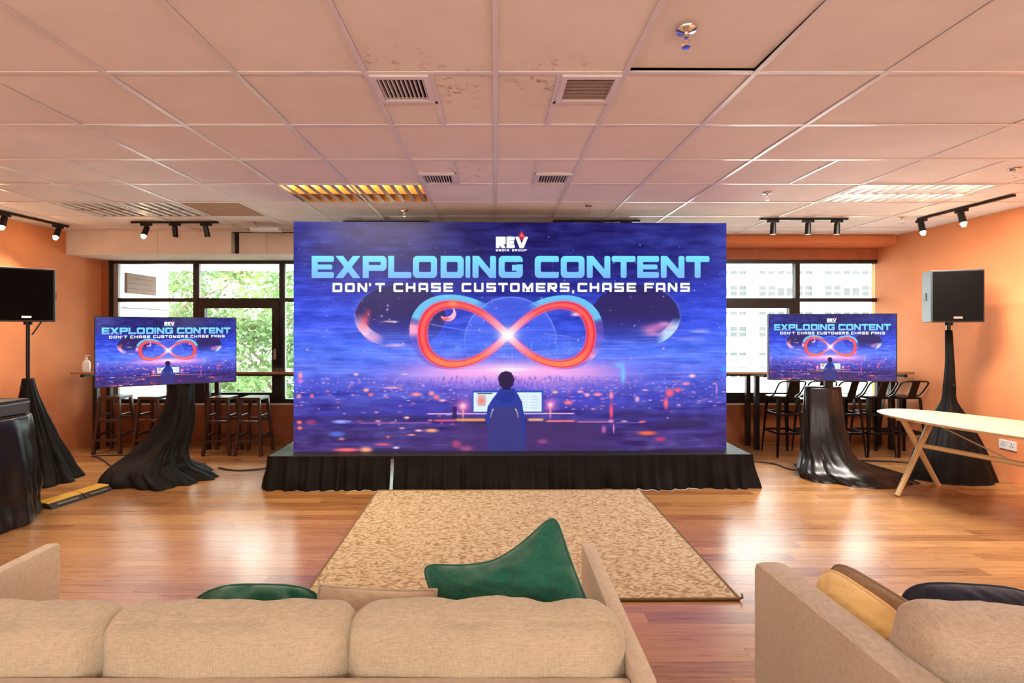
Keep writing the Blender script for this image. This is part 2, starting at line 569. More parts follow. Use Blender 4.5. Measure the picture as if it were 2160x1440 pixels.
# ------------------------------------------------------------------ the picture shown on the screens
def screen_picture():
    S = 2
    X0, Y0, X1, Y1 = 624.0, 470.0, 1536.0, 952.0
    W, H = int((X1 - X0) * S), int((Y1 - Y0) * S)
    rng = np.random.default_rng(5)
    xs = X0 + (np.arange(W) + 0.5) / S
    ys = Y0 + (np.arange(H) + 0.5) / S
    GX, GY = np.meshgrid(xs, ys)

    def vnoise(nx, ny):
        g = rng.random((ny + 2, nx + 2))
        fx = np.linspace(0, nx, W)
        fy = np.linspace(0, ny, H)
        ix, iy = fx.astype(int), fy.astype(int)
        tx, ty = fx - ix, fy - iy
        tx = tx * tx * (3 - 2 * tx)
        ty = ty * ty * (3 - 2 * ty)
        a = g[iy][:, ix] * (1 - tx) + g[iy][:, ix + 1] * tx
        b = g[iy + 1][:, ix] * (1 - tx) + g[iy + 1][:, ix + 1] * tx
        return a * (1 - ty)[:, None] + b * ty[:, None]

    stops = [(470, (34, 42, 140)), (540, (30, 44, 152)), (620, (36, 56, 186)), (690, (52, 80, 222)), (740, (78, 116, 248)),
             (785, (86, 112, 240)), (820, (70, 84, 205)), (870, (60, 54, 152)), (910, (64, 48, 122)), (952, (72, 52, 122))]
    yy = [s[0] for s in stops]
    img = np.stack([np.interp(ys, yy, [s[1][k] for s in stops]) for k in range(3)], -1)[:, None, :].repeat(W, 1)
    # bluer towards the sides, darker upper middle
    side = np.clip(np.abs(GX - 1080) / 456, 0, 1) ** 2
    up = np.clip((760 - GY) / 200, 0, 1)
    img += (np.array([10, 22, 50]) * (side * up * np.clip((GY - 540) / 120, 0, 1))[..., None])
    img -= (np.array([14, 22, 40]) * ((1 - side) * np.clip((690 - GY) / 150, 0, 1))[..., None])
    n = 0.5 * vnoise(14, 60) + 0.3 * vnoise(30, 160) + 0.2 * vnoise(90, 200) - 0.5
    img += (n * 75)[..., None] * np.array([0.7, 0.8, 1.0])
    n = vnoise(40, 36) - 0.5
    img += (n * 22)[..., None]

    def mixin(mask, c):
        img[:] = img + (np.array(c, float) - img) * np.clip(mask, 0, 1)[..., None]

    def win(x, y, rx, ry):
        a, b = max(0, int((x - rx - X0) * S)), min(W, int((x + rx - X0) * S) + 1)
        c, d = max(0, int((y - ry - Y0) * S)), min(H, int((y + ry - Y0) * S) + 1)
        return slice(c, d), slice(a, b)

    def blob(x, y, rx, ry, c, a=1.0, hard=1.0):
        s = win(x, y, rx * 3, ry * 3)
        if GX[s].size == 0:
            return
        q = ((GX[s] - x) / rx) ** 2 + ((GY[s] - y) / ry) ** 2
        mk = np.clip(a * np.exp(-q ** hard), 0, 1)[..., None]
        img[s] += (np.array(c, float) - img[s]) * mk

    def disc(cx, cy, r, ry=None, soft=1.0):
        ry = ry or r
        q = np.sqrt(((GX - cx) / r) ** 2 + ((GY - cy) / ry) ** 2)
        return np.clip((1 - q) * r / soft, 0, 1), q
    # big dark planets at both sides with lit rims
    for cx, sx in ((846, -1), (1343, 1)):
        m, q = disc(cx, 668, 96, 68, 2.0)
        fade = np.clip((735 - GY) / 70, 0, 1)
        mixin(m * 0.88 * fade, (38, 26, 88))
        rim = np.exp(-((q - 0.985) / 0.02) ** 2)
        mixin(rim * 0.5 * np.clip((GX - cx) * sx / 60, 0, 1) * np.clip((720 - GY) / 60, 0.0, 1), (110, 140, 250))
    m1, _ = disc(846, 668, 96, 68, 2.0)
    m2, _ = disc(863, 655, 100, 66, 3.0)
    cres = np.clip(m1 - m2, 0, 1) * np.clip((GY - 660) / 35, 0, 1) * np.clip((815 - GX) / 40, 0, 1)
    mixin(cres, (250, 205, 235))
    m1, _ = disc(1343, 668, 96, 68, 2.0)
    m2, _ = disc(1328, 655, 98, 66, 3.0)
    cres = np.clip(m1 - m2, 0, 1) * np.clip((GY - 670) / 20, 0, 1) * np.clip((GX - 1385) / 20, 0, 1)
    mixin(cres, (190, 225, 255))
    for (x, y, rx, ry, c, a) in ((772, 678, 8, 14, (235, 90, 120), .9), (780, 662, 5, 9, (210, 70, 100), .7), (768, 690, 9, 8, (250, 150, 180), .8),
                                 (790, 712, 14, 8, (235, 160, 220), .8), (1390, 690, 26, 7, (220, 120, 190), .8), (1375, 698, 16, 6, (240, 130, 170), .8),
                                 (1405, 684, 14, 5, (255, 180, 220), .7), (1380, 706, 20, 4, (240, 150, 220), .7), (824, 679, 14, 2, (255, 200, 200), .9),
                                 (835, 680, 5, 1.6, (255, 245, 235), 1), (838, 729, 20, 4, (235, 185, 240), .9), (1455, 715, 30, 4, (160, 150, 245), .6)):
        blob(x, y, rx, ry, c, a)
    # pale moon in the middle
    m, q = disc(1078, 722, 98, 96, 1.5)
    mixin(m * 0.55 * np.clip((770 - GY) / 90, 0, 1), (86, 118, 255))
    mixin(np.exp(-((q - 0.985) / 0.015) ** 2) * 0.55 * np.clip((760 - GY) / 80, 0, 1), (150, 185, 255))
    # pink haze on the horizon
    hz = np.exp(-((GY - 800) / 30) ** 2) * np.exp(-((GX - 1078) / 230) ** 2)
    mixin(hz * 0.55, (205, 135, 240))
    hz = np.exp(-((GY - 785) / 22) ** 2) * np.exp(-((GX - 1085) / 215) ** 4)
    mixin(hz * 1.0, (255, 176, 240))
    hz = np.exp(-((GY - 780) / 9) ** 2) * np.exp(-((GX - 1075) / 45) ** 2)
    mixin(hz, (255, 232, 250))
    # far skyline ticks
    for _ in range(420):
        x = rng.normal(1078, 120)
        y = rng.uniform(795, 832)
        c = (150, 110, 225) if rng.random() < 0.5 else (95, 75, 195)
        blob(x, y, rng.uniform(0.6, 1.6), rng.uniform(1, 4), c, 0.7)
    for _ in range(60):
        blob(rng.normal(1078, 60), rng.uniform(725, 765), 0.9, rng.uniform(2, 9), (150, 180, 255), 0.5)
    # stars
    for _ in range(150):
        x, y = rng.uniform(630, 1530), rng.uniform(500, 760)
        r_ = rng.choice([0.9, 1.2, 1.6, 2.4], p=[.45, .3, .15, .1])
        blob(x, y, r_, r_, (170 + rng.uniform(0, 80), 190, 255), 0.8)
    # streaks
    for _ in range(170):
        x, y = rng.uniform(620, 1540), rng.uniform(690, 800)
        blob(x, y, rng.uniform(10, 50), rng.uniform(.6, 1.5), (140, 165, 255) if rng.random() < .7 else (205, 160, 245), 0.35)
    for _ in range(90):
        x, y = rng.uniform(620, 1540), rng.uniform(860, 952)
        blob(x, y, rng.uniform(12, 60), rng.uniform(1, 2.5), (52, 42, 92) if rng.random() < .6 else (96, 84, 190), 0.5)
    # dark ground patches
    mixin(np.clip((vnoise(9, 26) - .45) * 3.2, 0, 1) * np.clip((GY - 850) / 50, 0, 1) * .75, (50, 34, 84))
    mixin(np.clip((vnoise(12, 30) - .55) * 3, 0, 1) * np.clip((GY - 800) / 30, 0, 1) * np.clip((900 - GY) / 30, 0, 1) * .6, (70, 70, 205))
    # city lights
    for _ in range(430):
        x = rng.uniform(626, 1534)
        y = 797 + abs(rng.normal(0, 1)) * 38
        if y > 948:
            continue
        k = (y - 790) / 80
        c = [(255, 150, 165), (255, 120, 120), (235, 150, 230), (255, 205, 200), (190, 170, 255)][rng.integers(5)]
        blob(x, y, rng.uniform(1, 3.5) * (0.7 + k), rng.uniform(0.7, 1.6) * (0.7 + k * 0.6), c, rng.uniform(.5, 1))
    lights = [(638, 792, 5, 7, (255, 150, 190)), (638, 804, 5, 5, (235, 120, 220)), (635, 836, 5, 4, (255, 150, 170)), (662, 835, 4, 4, (255, 110, 140)),
              (754, 790, 5, 3, (255, 190, 200)), (775, 823, 6, 4, (255, 170, 160)), (785, 832, 6, 3, (255, 110, 120)), (828, 818, 20, 2, (255, 170, 180)),
              (856, 790, 7, 1.5, (255, 190, 200)), (880, 832, 12, 4, (255, 140, 170)), (912, 830, 6, 5, (255, 150, 160)), (922, 838, 6, 5, (255, 120, 140)),
              (935, 845, 8, 3, (255, 170, 200)), (860, 881, 6, 3, (255, 190, 180)), (800, 888, 6, 2, (255, 160, 150)), (722, 889, 17, 4, (150, 170, 255)),
              (714, 915, 17, 6, (80, 110, 215)), (636, 890, 6, 4, (255, 110, 120)), (637, 902, 5, 4, (255, 120, 110)), (660, 890, 12, 5, (160, 60, 110)),
              (912, 908, 14, 4, (255, 170, 120)), (885, 908, 8, 2.5, (255, 190, 190)), (850, 903, 6, 2, (240, 160, 170)), (870, 917, 9, 2, (255, 150, 150)),
              (735, 948, 28, 4, (255, 110, 120)), (775, 948, 13, 6, (255, 170, 140)), (810, 937, 18, 2.5, (235, 90, 120)), (838, 944, 7, 2.5, (230, 210, 240)),
              (965, 937, 10, 8, (255, 90, 110)), (985, 946, 14, 6, (255, 110, 130)), (1146, 932, 11, 5, (240, 90, 140)), (1367, 915, 20, 4.5, (255, 105, 75)),
              (1395, 928, 12, 5, (190, 60, 120)), (1357, 891, 8, 2.5, (255, 110, 100)), (1291, 868, 4, 18, (255, 80, 120)), (1291, 835, 5, 8, (255, 140, 180)),
              (1290, 890, 6, 3, (255, 180, 200)), (1275, 907, 5, 8, (210, 110, 190)), (1296, 905, 2, 10, (230, 130, 190)), (1415, 830, 9, 9, (255, 95, 130)),
              (1407, 852, 5, 12, (255, 100, 130)), (1432, 824, 7, 5, (255, 90, 130)), (1450, 811, 9, 3, (255, 130, 170)), (1463, 794, 7, 4, (255, 200, 220)),
              (1363, 824, 7, 2, (255, 150, 190)), (1515, 822, 2, 12, (200, 130, 210)), (1346, 843, 5, 6, (235, 170, 200)), (1262, 833, 10, 4, (255, 140, 180)),
              (1240, 834, 6, 4, (255, 170, 200)), (1200, 850, 10, 5, (255, 120, 140)), (1225, 827, 6, 3, (255, 170, 190)), (1172, 828, 6, 3, (255, 190, 180)),
              (1316, 790, 5, 20, (120, 190, 245)), (1308, 772, 8, 5, (120, 185, 245)), (1480, 700, 20, 3, (150, 160, 255)), (1530, 780, 6, 6, (60, 150, 255))]
    for (x, y, rx, ry, c) in lights:
        blob(x, y, rx, ry, c, 1.0, 1.6)
    # desk edge
    for (xa, xb, y, hgt, c) in ((900, 1216, 873, 2, (255, 190, 215)), (915, 965, 887, 3, (245, 90, 120)), (960, 1028, 886, 4, (255, 165, 90)),
                                (1112, 1150, 886, 4, (255, 180, 130)), (1150, 1216, 889, 3, (255, 120, 130)), (1216, 1296, 891, 2, (215, 110, 170)),
                                (760, 915, 892, 1.5, (175, 100, 165)), (1296, 1360, 893, 1.2, (140, 100, 170))):
        mk = np.clip((GX - xa) / 6, 0, 1) * np.clip((xb - GX) / 6, 0, 1) * np.clip(1.2 - np.abs(GY - y) / hgt * 1.1, 0, 1)
        mixin(mk, c)
    mixin(np.clip((GY - 893) / 4, 0, 1) * np.clip((GX - 930) / 40, 0, 1) * np.clip((1290 - GX) / 40, 0, 1) * 0.55, (78, 52, 118))
    # lamps and monitor
    for (x, y, r_) in ((978, 857, 15), (1162, 855, 13)):
        blob(x, y, r_, r_, (255, 110, 190), 0.8)
        blob(x, y, r_ * .4, r_ * .4, (255, 225, 235), 1)
        blob(x, y + 14, 2, 14, (255, 170, 160), .9)
    mixin(((GX > 956) & (GX < 965) & (GY > 858) & (GY < 883)).astype(float) * .9, (44, 26, 92))

    def rectm(a, b, c, d, s=0.7):
        return np.clip((GX - a) / s, 0, 1) * np.clip((c - GX) / s, 0, 1) * np.clip((GY - b) / s, 0, 1) * np.clip((d - GY) / s, 0, 1)
    mixin(rectm(998, 824, 1147, 872), (40, 84, 190))
    mixin(rectm(1000, 828, 1144, 869), (222, 242, 255))
    mixin(rectm(1008, 829, 1040, 832), (40, 60, 90))
    mixin(rectm(1009, 833, 1026, 857), (214, 190, 190))
    blob(1017, 846, 8, 8, (240, 130, 110), .9)
    for y in (836, 842, 848, 854, 860):
        mixin(rectm(1098, y, 1116, y + 1.5) * .5, (160, 180, 210))
        mixin(rectm(1121, y, 1137, y + 2.5) * .4, (150, 150, 205))
    # seated figure seen from behind
    def poly(pts):
        inside = np.zeros(GX.shape, bool)
        s = slice(int((778 - Y0) * S), H), slice(int((1010 - X0) * S), int((1130 - X0) * S))
        gx, gy = GX[s], GY[s]
        ins = np.zeros(gx.shape, bool)
        for i in range(len(pts)):
            (xa, ya), (xb, yb) = pts[i], pts[i - 1]
            if ya == yb:
                continue
            cnd = ((ya > gy) != (yb > gy)) & (gx < (xb - xa) * (gy - ya) / (yb - ya) + xa)
            ins ^= cnd
        inside[s] = ins
        return inside.astype(float)
    hood = [(1056, 820), (1086, 820), (1094, 833), (1102, 848), (1107, 880), (1110, 905), (1108, 952), (1030, 952), (1032, 905), (1026, 885), (1030, 858),
            (1040, 842), (1048, 832)]
    mixin(poly(hood), (34, 58, 158))
    mixin(poly([(1036, 862), (1050, 858), (1092, 858), (1098, 866), (1104, 905), (1108, 952), (1030, 952), (1032, 905), (1034, 885)]) * .8, (62, 56, 122))
    mixin(poly([(1045, 838), (1058, 828), (1084, 828), (1088, 838), (1080, 850), (1056, 850)]) * .7, (24, 44, 150))
    for sg, x in ((-1, 1040), (1, 1090)):
        for t in np.linspace(0, 1, 14):
            blob(x - sg * 2 + sg * 6 * t, 864 + 16 * t * t, 1.2, 1.2, (205, 195, 235), .8)
    hd = np.clip((1 - np.sqrt(((GX - 1069) / 16.5) ** 2 + ((GY - 802) / 18.5) ** 2)) * 14, 0, 1)
    mixin(hd, (40, 22, 70))
    for _ in range(40):
        a = rng.uniform(0, 6.28)
        blob(1069 + 15 * math.cos(a), 802 + 16 * math.sin(a), 2.6, 2.6, (42, 24, 74), 0.9, 2)
    mixin(rectm(1060, 812, 1079, 824, 2), (36, 22, 80))
    # --- infinity sign
    def bez(p0, p1, p2, p3, n_=26):
        t = np.linspace(0, 1, n_)[:, None]
        p0, p1, p2, p3 = map(np.array, (p0, p1, p2, p3))
        return (1 - t) ** 3 * p0 + 3 * (1 - t) ** 2 * t * p1 + 3 * (1 - t) * t * t * p2 + t ** 3 * p3
    C0 = (1072, 708)
    L_ = np.concatenate([bez(C0, (1040, 675), (1005, 643), (955, 643)), bez((955, 643), (915, 643), (893, 668), (893, 705)),
                         bez((893, 705), (893, 745), (920, 769), (958, 769)), bez((958, 769), (1005, 769), (1040, 740), C0)])
    R_ = np.concatenate([bez(C0, (1105, 675), (1140, 644), (1187, 644)), bez((1187, 644), (1225, 644), (1248, 670), (1248, 706)),
                         bez((1248, 706), (1248, 745), (1222, 769), (1184, 769)), bez((1184, 769), (1140, 769), (1105, 742), C0)])

    def dist(path, s):
        gx, gy = GX[s], GY[s]
        best = np.full(gx.shape, 1e9)
        bi = np.zeros(gx.shape)
        for i in range(len(path) - 1):
            a, b = path[i], path[i + 1]
            d = b - a
            l2 = (d ** 2).sum()
            if l2 < 1e-9:
                continue
            t = np.clip(((gx - a[0]) * d[0] + (gy - a[1]) * d[1]) / l2, 0, 1)
            q = np.hypot(gx - a[0] - t * d[0], gy - a[1] - t * d[1])
            c = q < best
            best[c] = q[c]
            bi[c] = (i + t[c]) / len(path)
        return best, bi

    def put(s, mk, c):
        img[s] += (np.array(c, float) - img[s]) * np.clip(mk, 0, 1)[..., None]
    for path, cx, sgn in ((L_, 978, -1), (R_, 1166, 1)):
        s = win(cx, 706, 120, 90)
        # glassy outer band, shifted outwards and up
        out = path.copy()
        out[:, 0] = cx + (path[:, 0] - cx) * 1.20 + sgn * 1
        out[:, 1] = 706 + (path[:, 1] - 706) * 1.10 - 5
        d, t = dist(out, s)
        ang = np.arctan2(-(GY[s] - 706), (GX[s] - cx) * sgn)      # 0 = outer side, pi/2 = top
        band = np.clip(10.0 - d, 0, 1)
        wout = np.clip((np.where(ang > 0, 2.35, 1.6) - np.abs(ang)) / 0.4, 0, 1)
        cy = np.clip((ang - 0.22) / 0.12, 0, 1)
        put(s, band * wout * 0.95 * cy, (108, 205, 250))
        pk = np.clip(1.6 - np.abs(ang - 0.10) / 0.12, 0, 1) if sgn < 0 else np.clip(1 - np.abs(ang + 0.5) / 0.25, 0, 1)
        put(s, band * wout * pk, (250, 165, 205))
        put(s, band * wout * (1 - cy) * (1 - pk) * 0.55, (120, 90, 200))
        # red tube
        d, t = dist(path, s)
        wd = 7.5 + 3.0 * np.clip((GX[s] - cx) * sgn / 80, 0, 1)
        low = np.clip((GY[s] - 735) / 25, 0, 1)
        put(s, np.clip(wd + 5 - d, 0, 5) / 5 * .35, (235, 60, 140))
        put(s, np.clip(wd - d, 0, 1), (222, 40, 72))
        put(s, np.clip(wd * .72 - d, 0, 1.5) / 1.5, (252, 62, 72))
        put(s, np.clip(wd * .72 - d, 0, 1.5) / 1.5 * low, (255, 128, 70))
        put(s, np.exp(-((d - 1.5) / 2.0) ** 2) * .6, (255, 130, 120))
        put(s, np.exp(-((d - wd + .5) / 1.2) ** 2) * .5, (255, 150, 200))
        ctr = np.clip(1 - np.hypot(GX[s] - 1072, GY[s] - 708) / 75, 0, 1)
        put(s, np.clip(wd - d, 0, 1.5) / 1.5 * ctr ** .8, (255, 190, 235))
    blob(1072, 708, 20, 16, (250, 248, 255), 1.0, 1.0)
    blob(1072, 708, 9, 7, (255, 255, 255), 1.0)
    blob(957, 641, 9, 6, (255, 150, 90), 1.0)
    # small planet inside the left loop
    m1, _ = disc(947, 663, 17, 16, 1.0)
    m2, _ = disc(941, 656, 17, 14, 1.5)
    mixin(np.clip(m1 - m2, 0, 1), (250, 190, 215))
    blob(942, 674, 9, 4, (240, 80, 90), .9)
    blob(1215, 664, 9, 4, (250, 205, 225), 1)
    for i in range(30):
        t = i / 29
        blob(912 + 80 * t, 685 + 16 * t - 3 * t * t, 2, 1.2, (170, 185, 255), .6 * (1 - t * .6))
        blob(1150 + 55 * t, 705 + 6 * t, 2, 1, (150, 140, 245), .5)

    # --- lettering
    def glyph(ch, x0, y0, w, h, s, rc=None):
        rc = s * 0.6 if rc is None else rc
        sl = win(x0 + w / 2, y0 + h / 2, w / 2 + 3, h / 2 + 8)
        x, y = GX[sl] - x0, GY[sl] - y0

        def B(a, b, c, d, r_=0.0):
            qx = np.abs(x - (a + c) / 2) - (c - a) / 2 + r_
            qy = np.abs(y - (b + d) / 2) - (d - b) / 2 + r_
            return np.hypot(np.maximum(qx, 0), np.maximum(qy, 0)) + np.minimum(np.maximum(qx, qy), 0) - r_

        def G(a, b, c, d, wd=None):
            wd = wd or s
            L2 = (c - a) ** 2 + (d - b) ** 2
            t = ((x - a) * (c - a) + (y - b) * (d - b)) / L2
            q = np.hypot(x - a - t * (c - a), y - b - t * (d - b)) - wd / 2
            return np.maximum(q, B(0, 0, w, h))
        U = lambda *k: np.minimum.reduce(k)
        I = lambda *k: np.maximum.reduce(k)
        ring = I(B(0, 0, w, h, rc), -B(s, s, w - s, h - s, rc * .3))
        e = s * 0.3
        mid = h / 2
        if ch == 'O':
            g = ring
        elif ch == 'D':
            g = U(ring, I(B(0, 0, w / 2, h), -B(s, s, w, h - s)))
        elif ch == 'C':
            g = I(ring, -B(w - s - 0.01, s, w + 2, h - s))
            g = U(g, B(w / 2, 0, w, s, e), B(w / 2, h - s, w, h, e))
        elif ch == 'G':
            g = I(ring, -B(w - s - 0.01, s, w + 2, h * .38))
            g = U(g, B(w * .55, h * .40, w, h * .40 + s))
        elif ch == 'E':
            g = U(B(0, 0, s, h), B(0, 0, w, s, e), B(0, mid - s * .42, w * .93, mid + s * .42, e), B(0, h - s, w, h, e))
        elif ch == 'F':
            g = U(B(0, 0, s, h), B(0, 0, w, s, e), B(0, mid - s * .4, w * .9, mid + s * .4, e))
        elif ch == 'X':
            g = U(G(s * .55, 0, w - s * .55, h, s * 1.0), G(w - s * .55, 0, s * .55, h, s * 1.0))
        elif ch == 'P' or ch == 'R':
            hh = h * .68
            g = U(B(0, 0, s, h), I(B(0, 0, w, hh, rc), -B(s, s, w - s, hh - s)), B(0, 0, w / 2, s))
            if ch == 'R':
                g = U(g, G(w * .45, hh - s * .5, w - s * .5, h, s))
        elif ch == 'L':
            g = U(B(0, 0, s, h), B(0, h - s, w, h, e))
        elif ch == 'I':
            g = B(0, 0, w, h, e)
        elif ch == 'N':
            g = U(B(0, 0, s, h, e), B(w - s, 0, w, h, e), G(s * .4, 0, w - s * .4, h, s))
        elif ch == 'M':
            g = U(B(0, 0, s, h, e), B(w - s, 0, w, h, e), G(s * .4, 0, w / 2, h * .75, s), G(w - s * .4, 0, w / 2, h * .75, s))
        elif ch == 'T':
            g = U(B(0, 0, w, s, e), B(w / 2 - s / 2, 0, w / 2 + s / 2, h, e))
        elif ch == 'H':
            g = U(B(0, 0, s, h, e), B(w - s, 0, w, h, e), B(0, mid - s / 2, w, mid + s / 2))
        elif ch == 'A':
            g = I(B(0, 0, w, h + 20, rc), -B(s, s, w - s, h + 30), B(0, 0, w, h))
            g = U(g, B(0, h * .55, w, h * .55 + s * .9))
        elif ch == 'S':
            g = U(B(0, 0, w, s, e), B(0, mid - s * .45, w, mid + s * .45, e), B(0, h - s, w, h, e), B(0, 0, s, mid, e), B(w - s, mid, w, h, e))
        elif ch == 'U':
            g = I(B(0, -20, w, h, rc), -B(s, -30, w - s, h - s, rc * .3), B(0, 0, w, h))
        elif ch == 'V':
            g = U(G(s * .5, 0, w / 2, h, s * .95), G(w - s * .5, 0, w / 2, h, s * .95))
        elif ch == "'":
            g = B(0, 0, w, h * .38, e)
        elif ch == ',':
            g = B(0, h * .78, w, h * 1.15, e)
        else:
            return sl, None
        return sl, np.clip(0.5 - g * S, 0, 1)

    def write(ch, x0, y0, w, h, s, c, c2=None, rc=None, dark=True):
        sl, a = glyph(ch, x0, y0, w, h, s, rc)
        if a is None:
            return
        cc = np.array(c, float)
        if c2 is not None:
            t = np.clip((GY[sl] - y0) / h, 0, 1)[..., None]
            cc = np.array(c, float) * (1 - t) + np.array(c2, float) * t
        img[sl] += (cc - img[sl]) * a[..., None]
    # dark halo behind the lettering
    for (xa, ya, xb, yb) in ((655, 534, 1506, 594), (700, 592, 1465, 622)):
        mk = np.clip((GX - xa) / 14, 0, 1) * np.clip((xb - GX) / 14, 0, 1) * np.clip((GY - ya) / 8, 0, 1) * np.clip((yb - GY) / 8, 0, 1)
        mixin(mk * .30, (24, 26, 104))
    T = [('E', 661.5, 708), ('X', 712, 762.5), ('P', 768, 818), ('L', 821, 870), ('O', 873, 923.5), ('D', 931, 979.5), ('I', 983, 993.5), ('N', 998, 1047.5),
         ('G', 1053, 1104), ('C', 1129, 1180), ('O', 1184, 1234.5), ('N', 1239, 1289), ('T', 1292, 1342.5), ('E', 1346, 1392.5), ('N', 1396, 1446.5), ('T', 1449, 1500)]
    for i, (ch, a, b) in enumerate(T):
        y0 = 541.5 - 1.5 * i / 15
        write(ch, a, y0, b - a, 46.5, 12.8, (118, 232, 252), (124, 186, 255), 9)
    Sb = [('D', 705), ('O', 731), ('N', 757), ("'", 781), ('T', 794), ('C', 832), ('H', 858), ('A', 884.5), ('S', 911), ('E', 937), ('C', 975), ('U', 1001), ('S', 1027),
          ('T', 1052), ('O', 1077), ('M', 1103), ('E', 1131.5), ('R', 1156), ('S', 1182), (',', 1208), ('C', 1219.5), ('H', 1245), ('A', 1271.5), ('S', 1297.5), ('E', 1323.5),
          ('F', 1361), ('A', 1385.5), ('N', 1411), ('S', 1437.5)]
    for i, (ch, x0) in enumerate(Sb):
        w = {"'": 4.5, ',': 4.5, 'M': 23}.get(ch, 20.5)
        write(ch, x0, 598 - 1.2 * (x0 - 705) / 730, w, 19.5, 5.0, (255, 255, 255), None, 3.5)
    # emblem: REV, small line beneath, flame over the V
    for ch, a, b in (('R', 1047, 1068), ('E', 1069.5, 1087), ('V', 1087.5, 1115.5)):
        write(ch, a, 500, b - a, 24.5, 8.2, (255, 255, 255), None, 2.5)
    for sl_y, wd in ((500, 6.5), (497, 6.0), (494, 4.5), (491, 2.6), (489, 1.2)):
        blob(1101.5, sl_y + 1, wd, 2.6, (240, 50, 70), 1, 2)
    blob(1101.5, 504, 3.2, 5, (200, 30, 50), 1, 2)
    blob(1102, 498, 3.6, 2.4, (255, 140, 120), .9)
    xx = 1047.0
    for ch in 'MEDIA GROUP':
        if ch == ' ':
            xx += 4.5
            continue
        w = 2.0 if ch == 'I' else 5.2
        write(ch, xx, 526.5, w, 4.6, 1.5, (255, 255, 255), None, 1.0)
        xx += w + 1.35
    img_c = np.clip(img, 0, 255) / 255.0
    out = np.ones((H, W, 4), np.float32)
    out[..., :3] = img_c[::-1]
    im = bpy.data.images.new('show_picture', W, H, alpha=False, float_buffer=False)
    im.colorspace_settings.name = 'sRGB'
    im.pixels.foreach_set(out.ravel())
    im.update()
    im.pack()
    return im


def screen_mat(name, im, strength, gloss):
    m, nt, b = nodes_of(name)
    tx = N(nt, 'ShaderNodeTexImage')
    tx.image = im
    tx.interpolation = 'Cubic'
    tx.extension = 'EXTEND'
    b.inputs['Base Color'].default_value = (0.01, 0.01, 0.012, 1)
    b.inputs['Roughness'].default_value = gloss
    b.inputs['Specular IOR Level'].default_value = 0.08
    nt.links.new(tx.outputs[0], b.inputs['Emission Color'])
    b.inputs['Emission Strength'].default_value = strength
    return m


PIC = screen_picture()
M['led'] = screen_mat('led_picture', PIC, 0.80, 0.5)
M['lcd'] = screen_mat('lcd_picture', PIC, 0.84, 0.15)

# ------------------------------------------------------------------ room shell
CEIL = 2.70
XL, XR = -5.25, 5.10
YB, YF = 6.70, -3.2         # window wall, wall behind the camera
SILL, HEAD = 0.52, 2.43

# floor: boards as parts, nearest ones singly
floor = empty('floor', label='orange-brown laminate board floor of the lounge', cat='floor', kind='structure')
MB().box((XL - .15, YF - .15, -0.06), (XR + .15, YB + .12, -0.0125)).build('subfloor', M['dark_void'], floor)
unit = MB().box((0.0006, 0.0006, -0.012), (PL - 0.0006, PW - 0.0006, 0.0)).mesh('floor_board', M['floor'])
rest = MB()
count = 0
for row in range(int(math.floor(YF / PW)), int(math.ceil(YB / PW))):
    off = ((row * 0.437) % 1.0) * PL
    c0 = int(math.floor((XL + off) / PL))
    c1 = int(math.floor((XR + off) / PL))
    for c in range(c0, c1 + 1):
        x0, x1 = c * PL - off, (c + 1) * PL - off
        y0 = row * PW
        # seen and large enough: between the sofas and the stage
        vis = 1.95 <= y0 <= 4.6 and x1 > -1.05 * (y0 + .1) and x0 < 1.08 * (y0 + .1)
        full = x0 > XL and x1 < XR
        if vis and full and count < 298:
            link('floor_board', unit, floor, (x0, y0, 0))
            count += 1
        else:
            rest.box((max(x0, XL) + .0006, y0 + .0006, -0.012), (min(x1, XR) - .0006, min(y0 + PW, YB) - .0006, 0.0))
tag(rest.build('floor_boards', M['floor'], floor), kind='stuff')

# side and rear walls
tag(MB().box((XL - .12, YF, 0), (XL, YB + .12, CEIL + .1)).build('wall_left', M['orange']), 'orange plastered wall behind the draped equipment table', 'wall', kind='structure')
tag(MB().box((XR, YF, 0), (XR + .12, YB + .12, CEIL + .1)).build('wall_right', M['orange']), 'orange plastered wall with a double socket near the floor', 'wall', kind='structure')
tag(MB().box((XL - .12, YF - .12, 0), (XR + .12, YF, CEIL + .1)).build('wall_rear', M['cream']), 'cream wall closing the lounge', 'wall', kind='structure')
# window wall
WL0, WL1 = -5.16, -1.15
WR0, WR1 = 1.60, 5.10
wb = MB()
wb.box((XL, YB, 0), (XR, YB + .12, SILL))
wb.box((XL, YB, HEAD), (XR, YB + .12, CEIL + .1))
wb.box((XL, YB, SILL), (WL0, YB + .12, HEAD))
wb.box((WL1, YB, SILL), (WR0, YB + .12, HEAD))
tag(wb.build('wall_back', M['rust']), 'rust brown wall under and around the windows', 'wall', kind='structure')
tag(MB().box((WL0, YB - .03, SILL - .022), (WL1, YB + .0, SILL)).build('trim_1', M['cream'], bevel=.004), 'thin pale sill under the windows facing the trees', 'sill', kind='structure')
tag(MB().box((WR0, YB - .03, SILL - .022), (WR1 - .01, YB + .0, SILL)).build('trim_2', M['cream'], bevel=.004), 'thin pale sill under the windows facing the white building', 'sill', kind='structure')


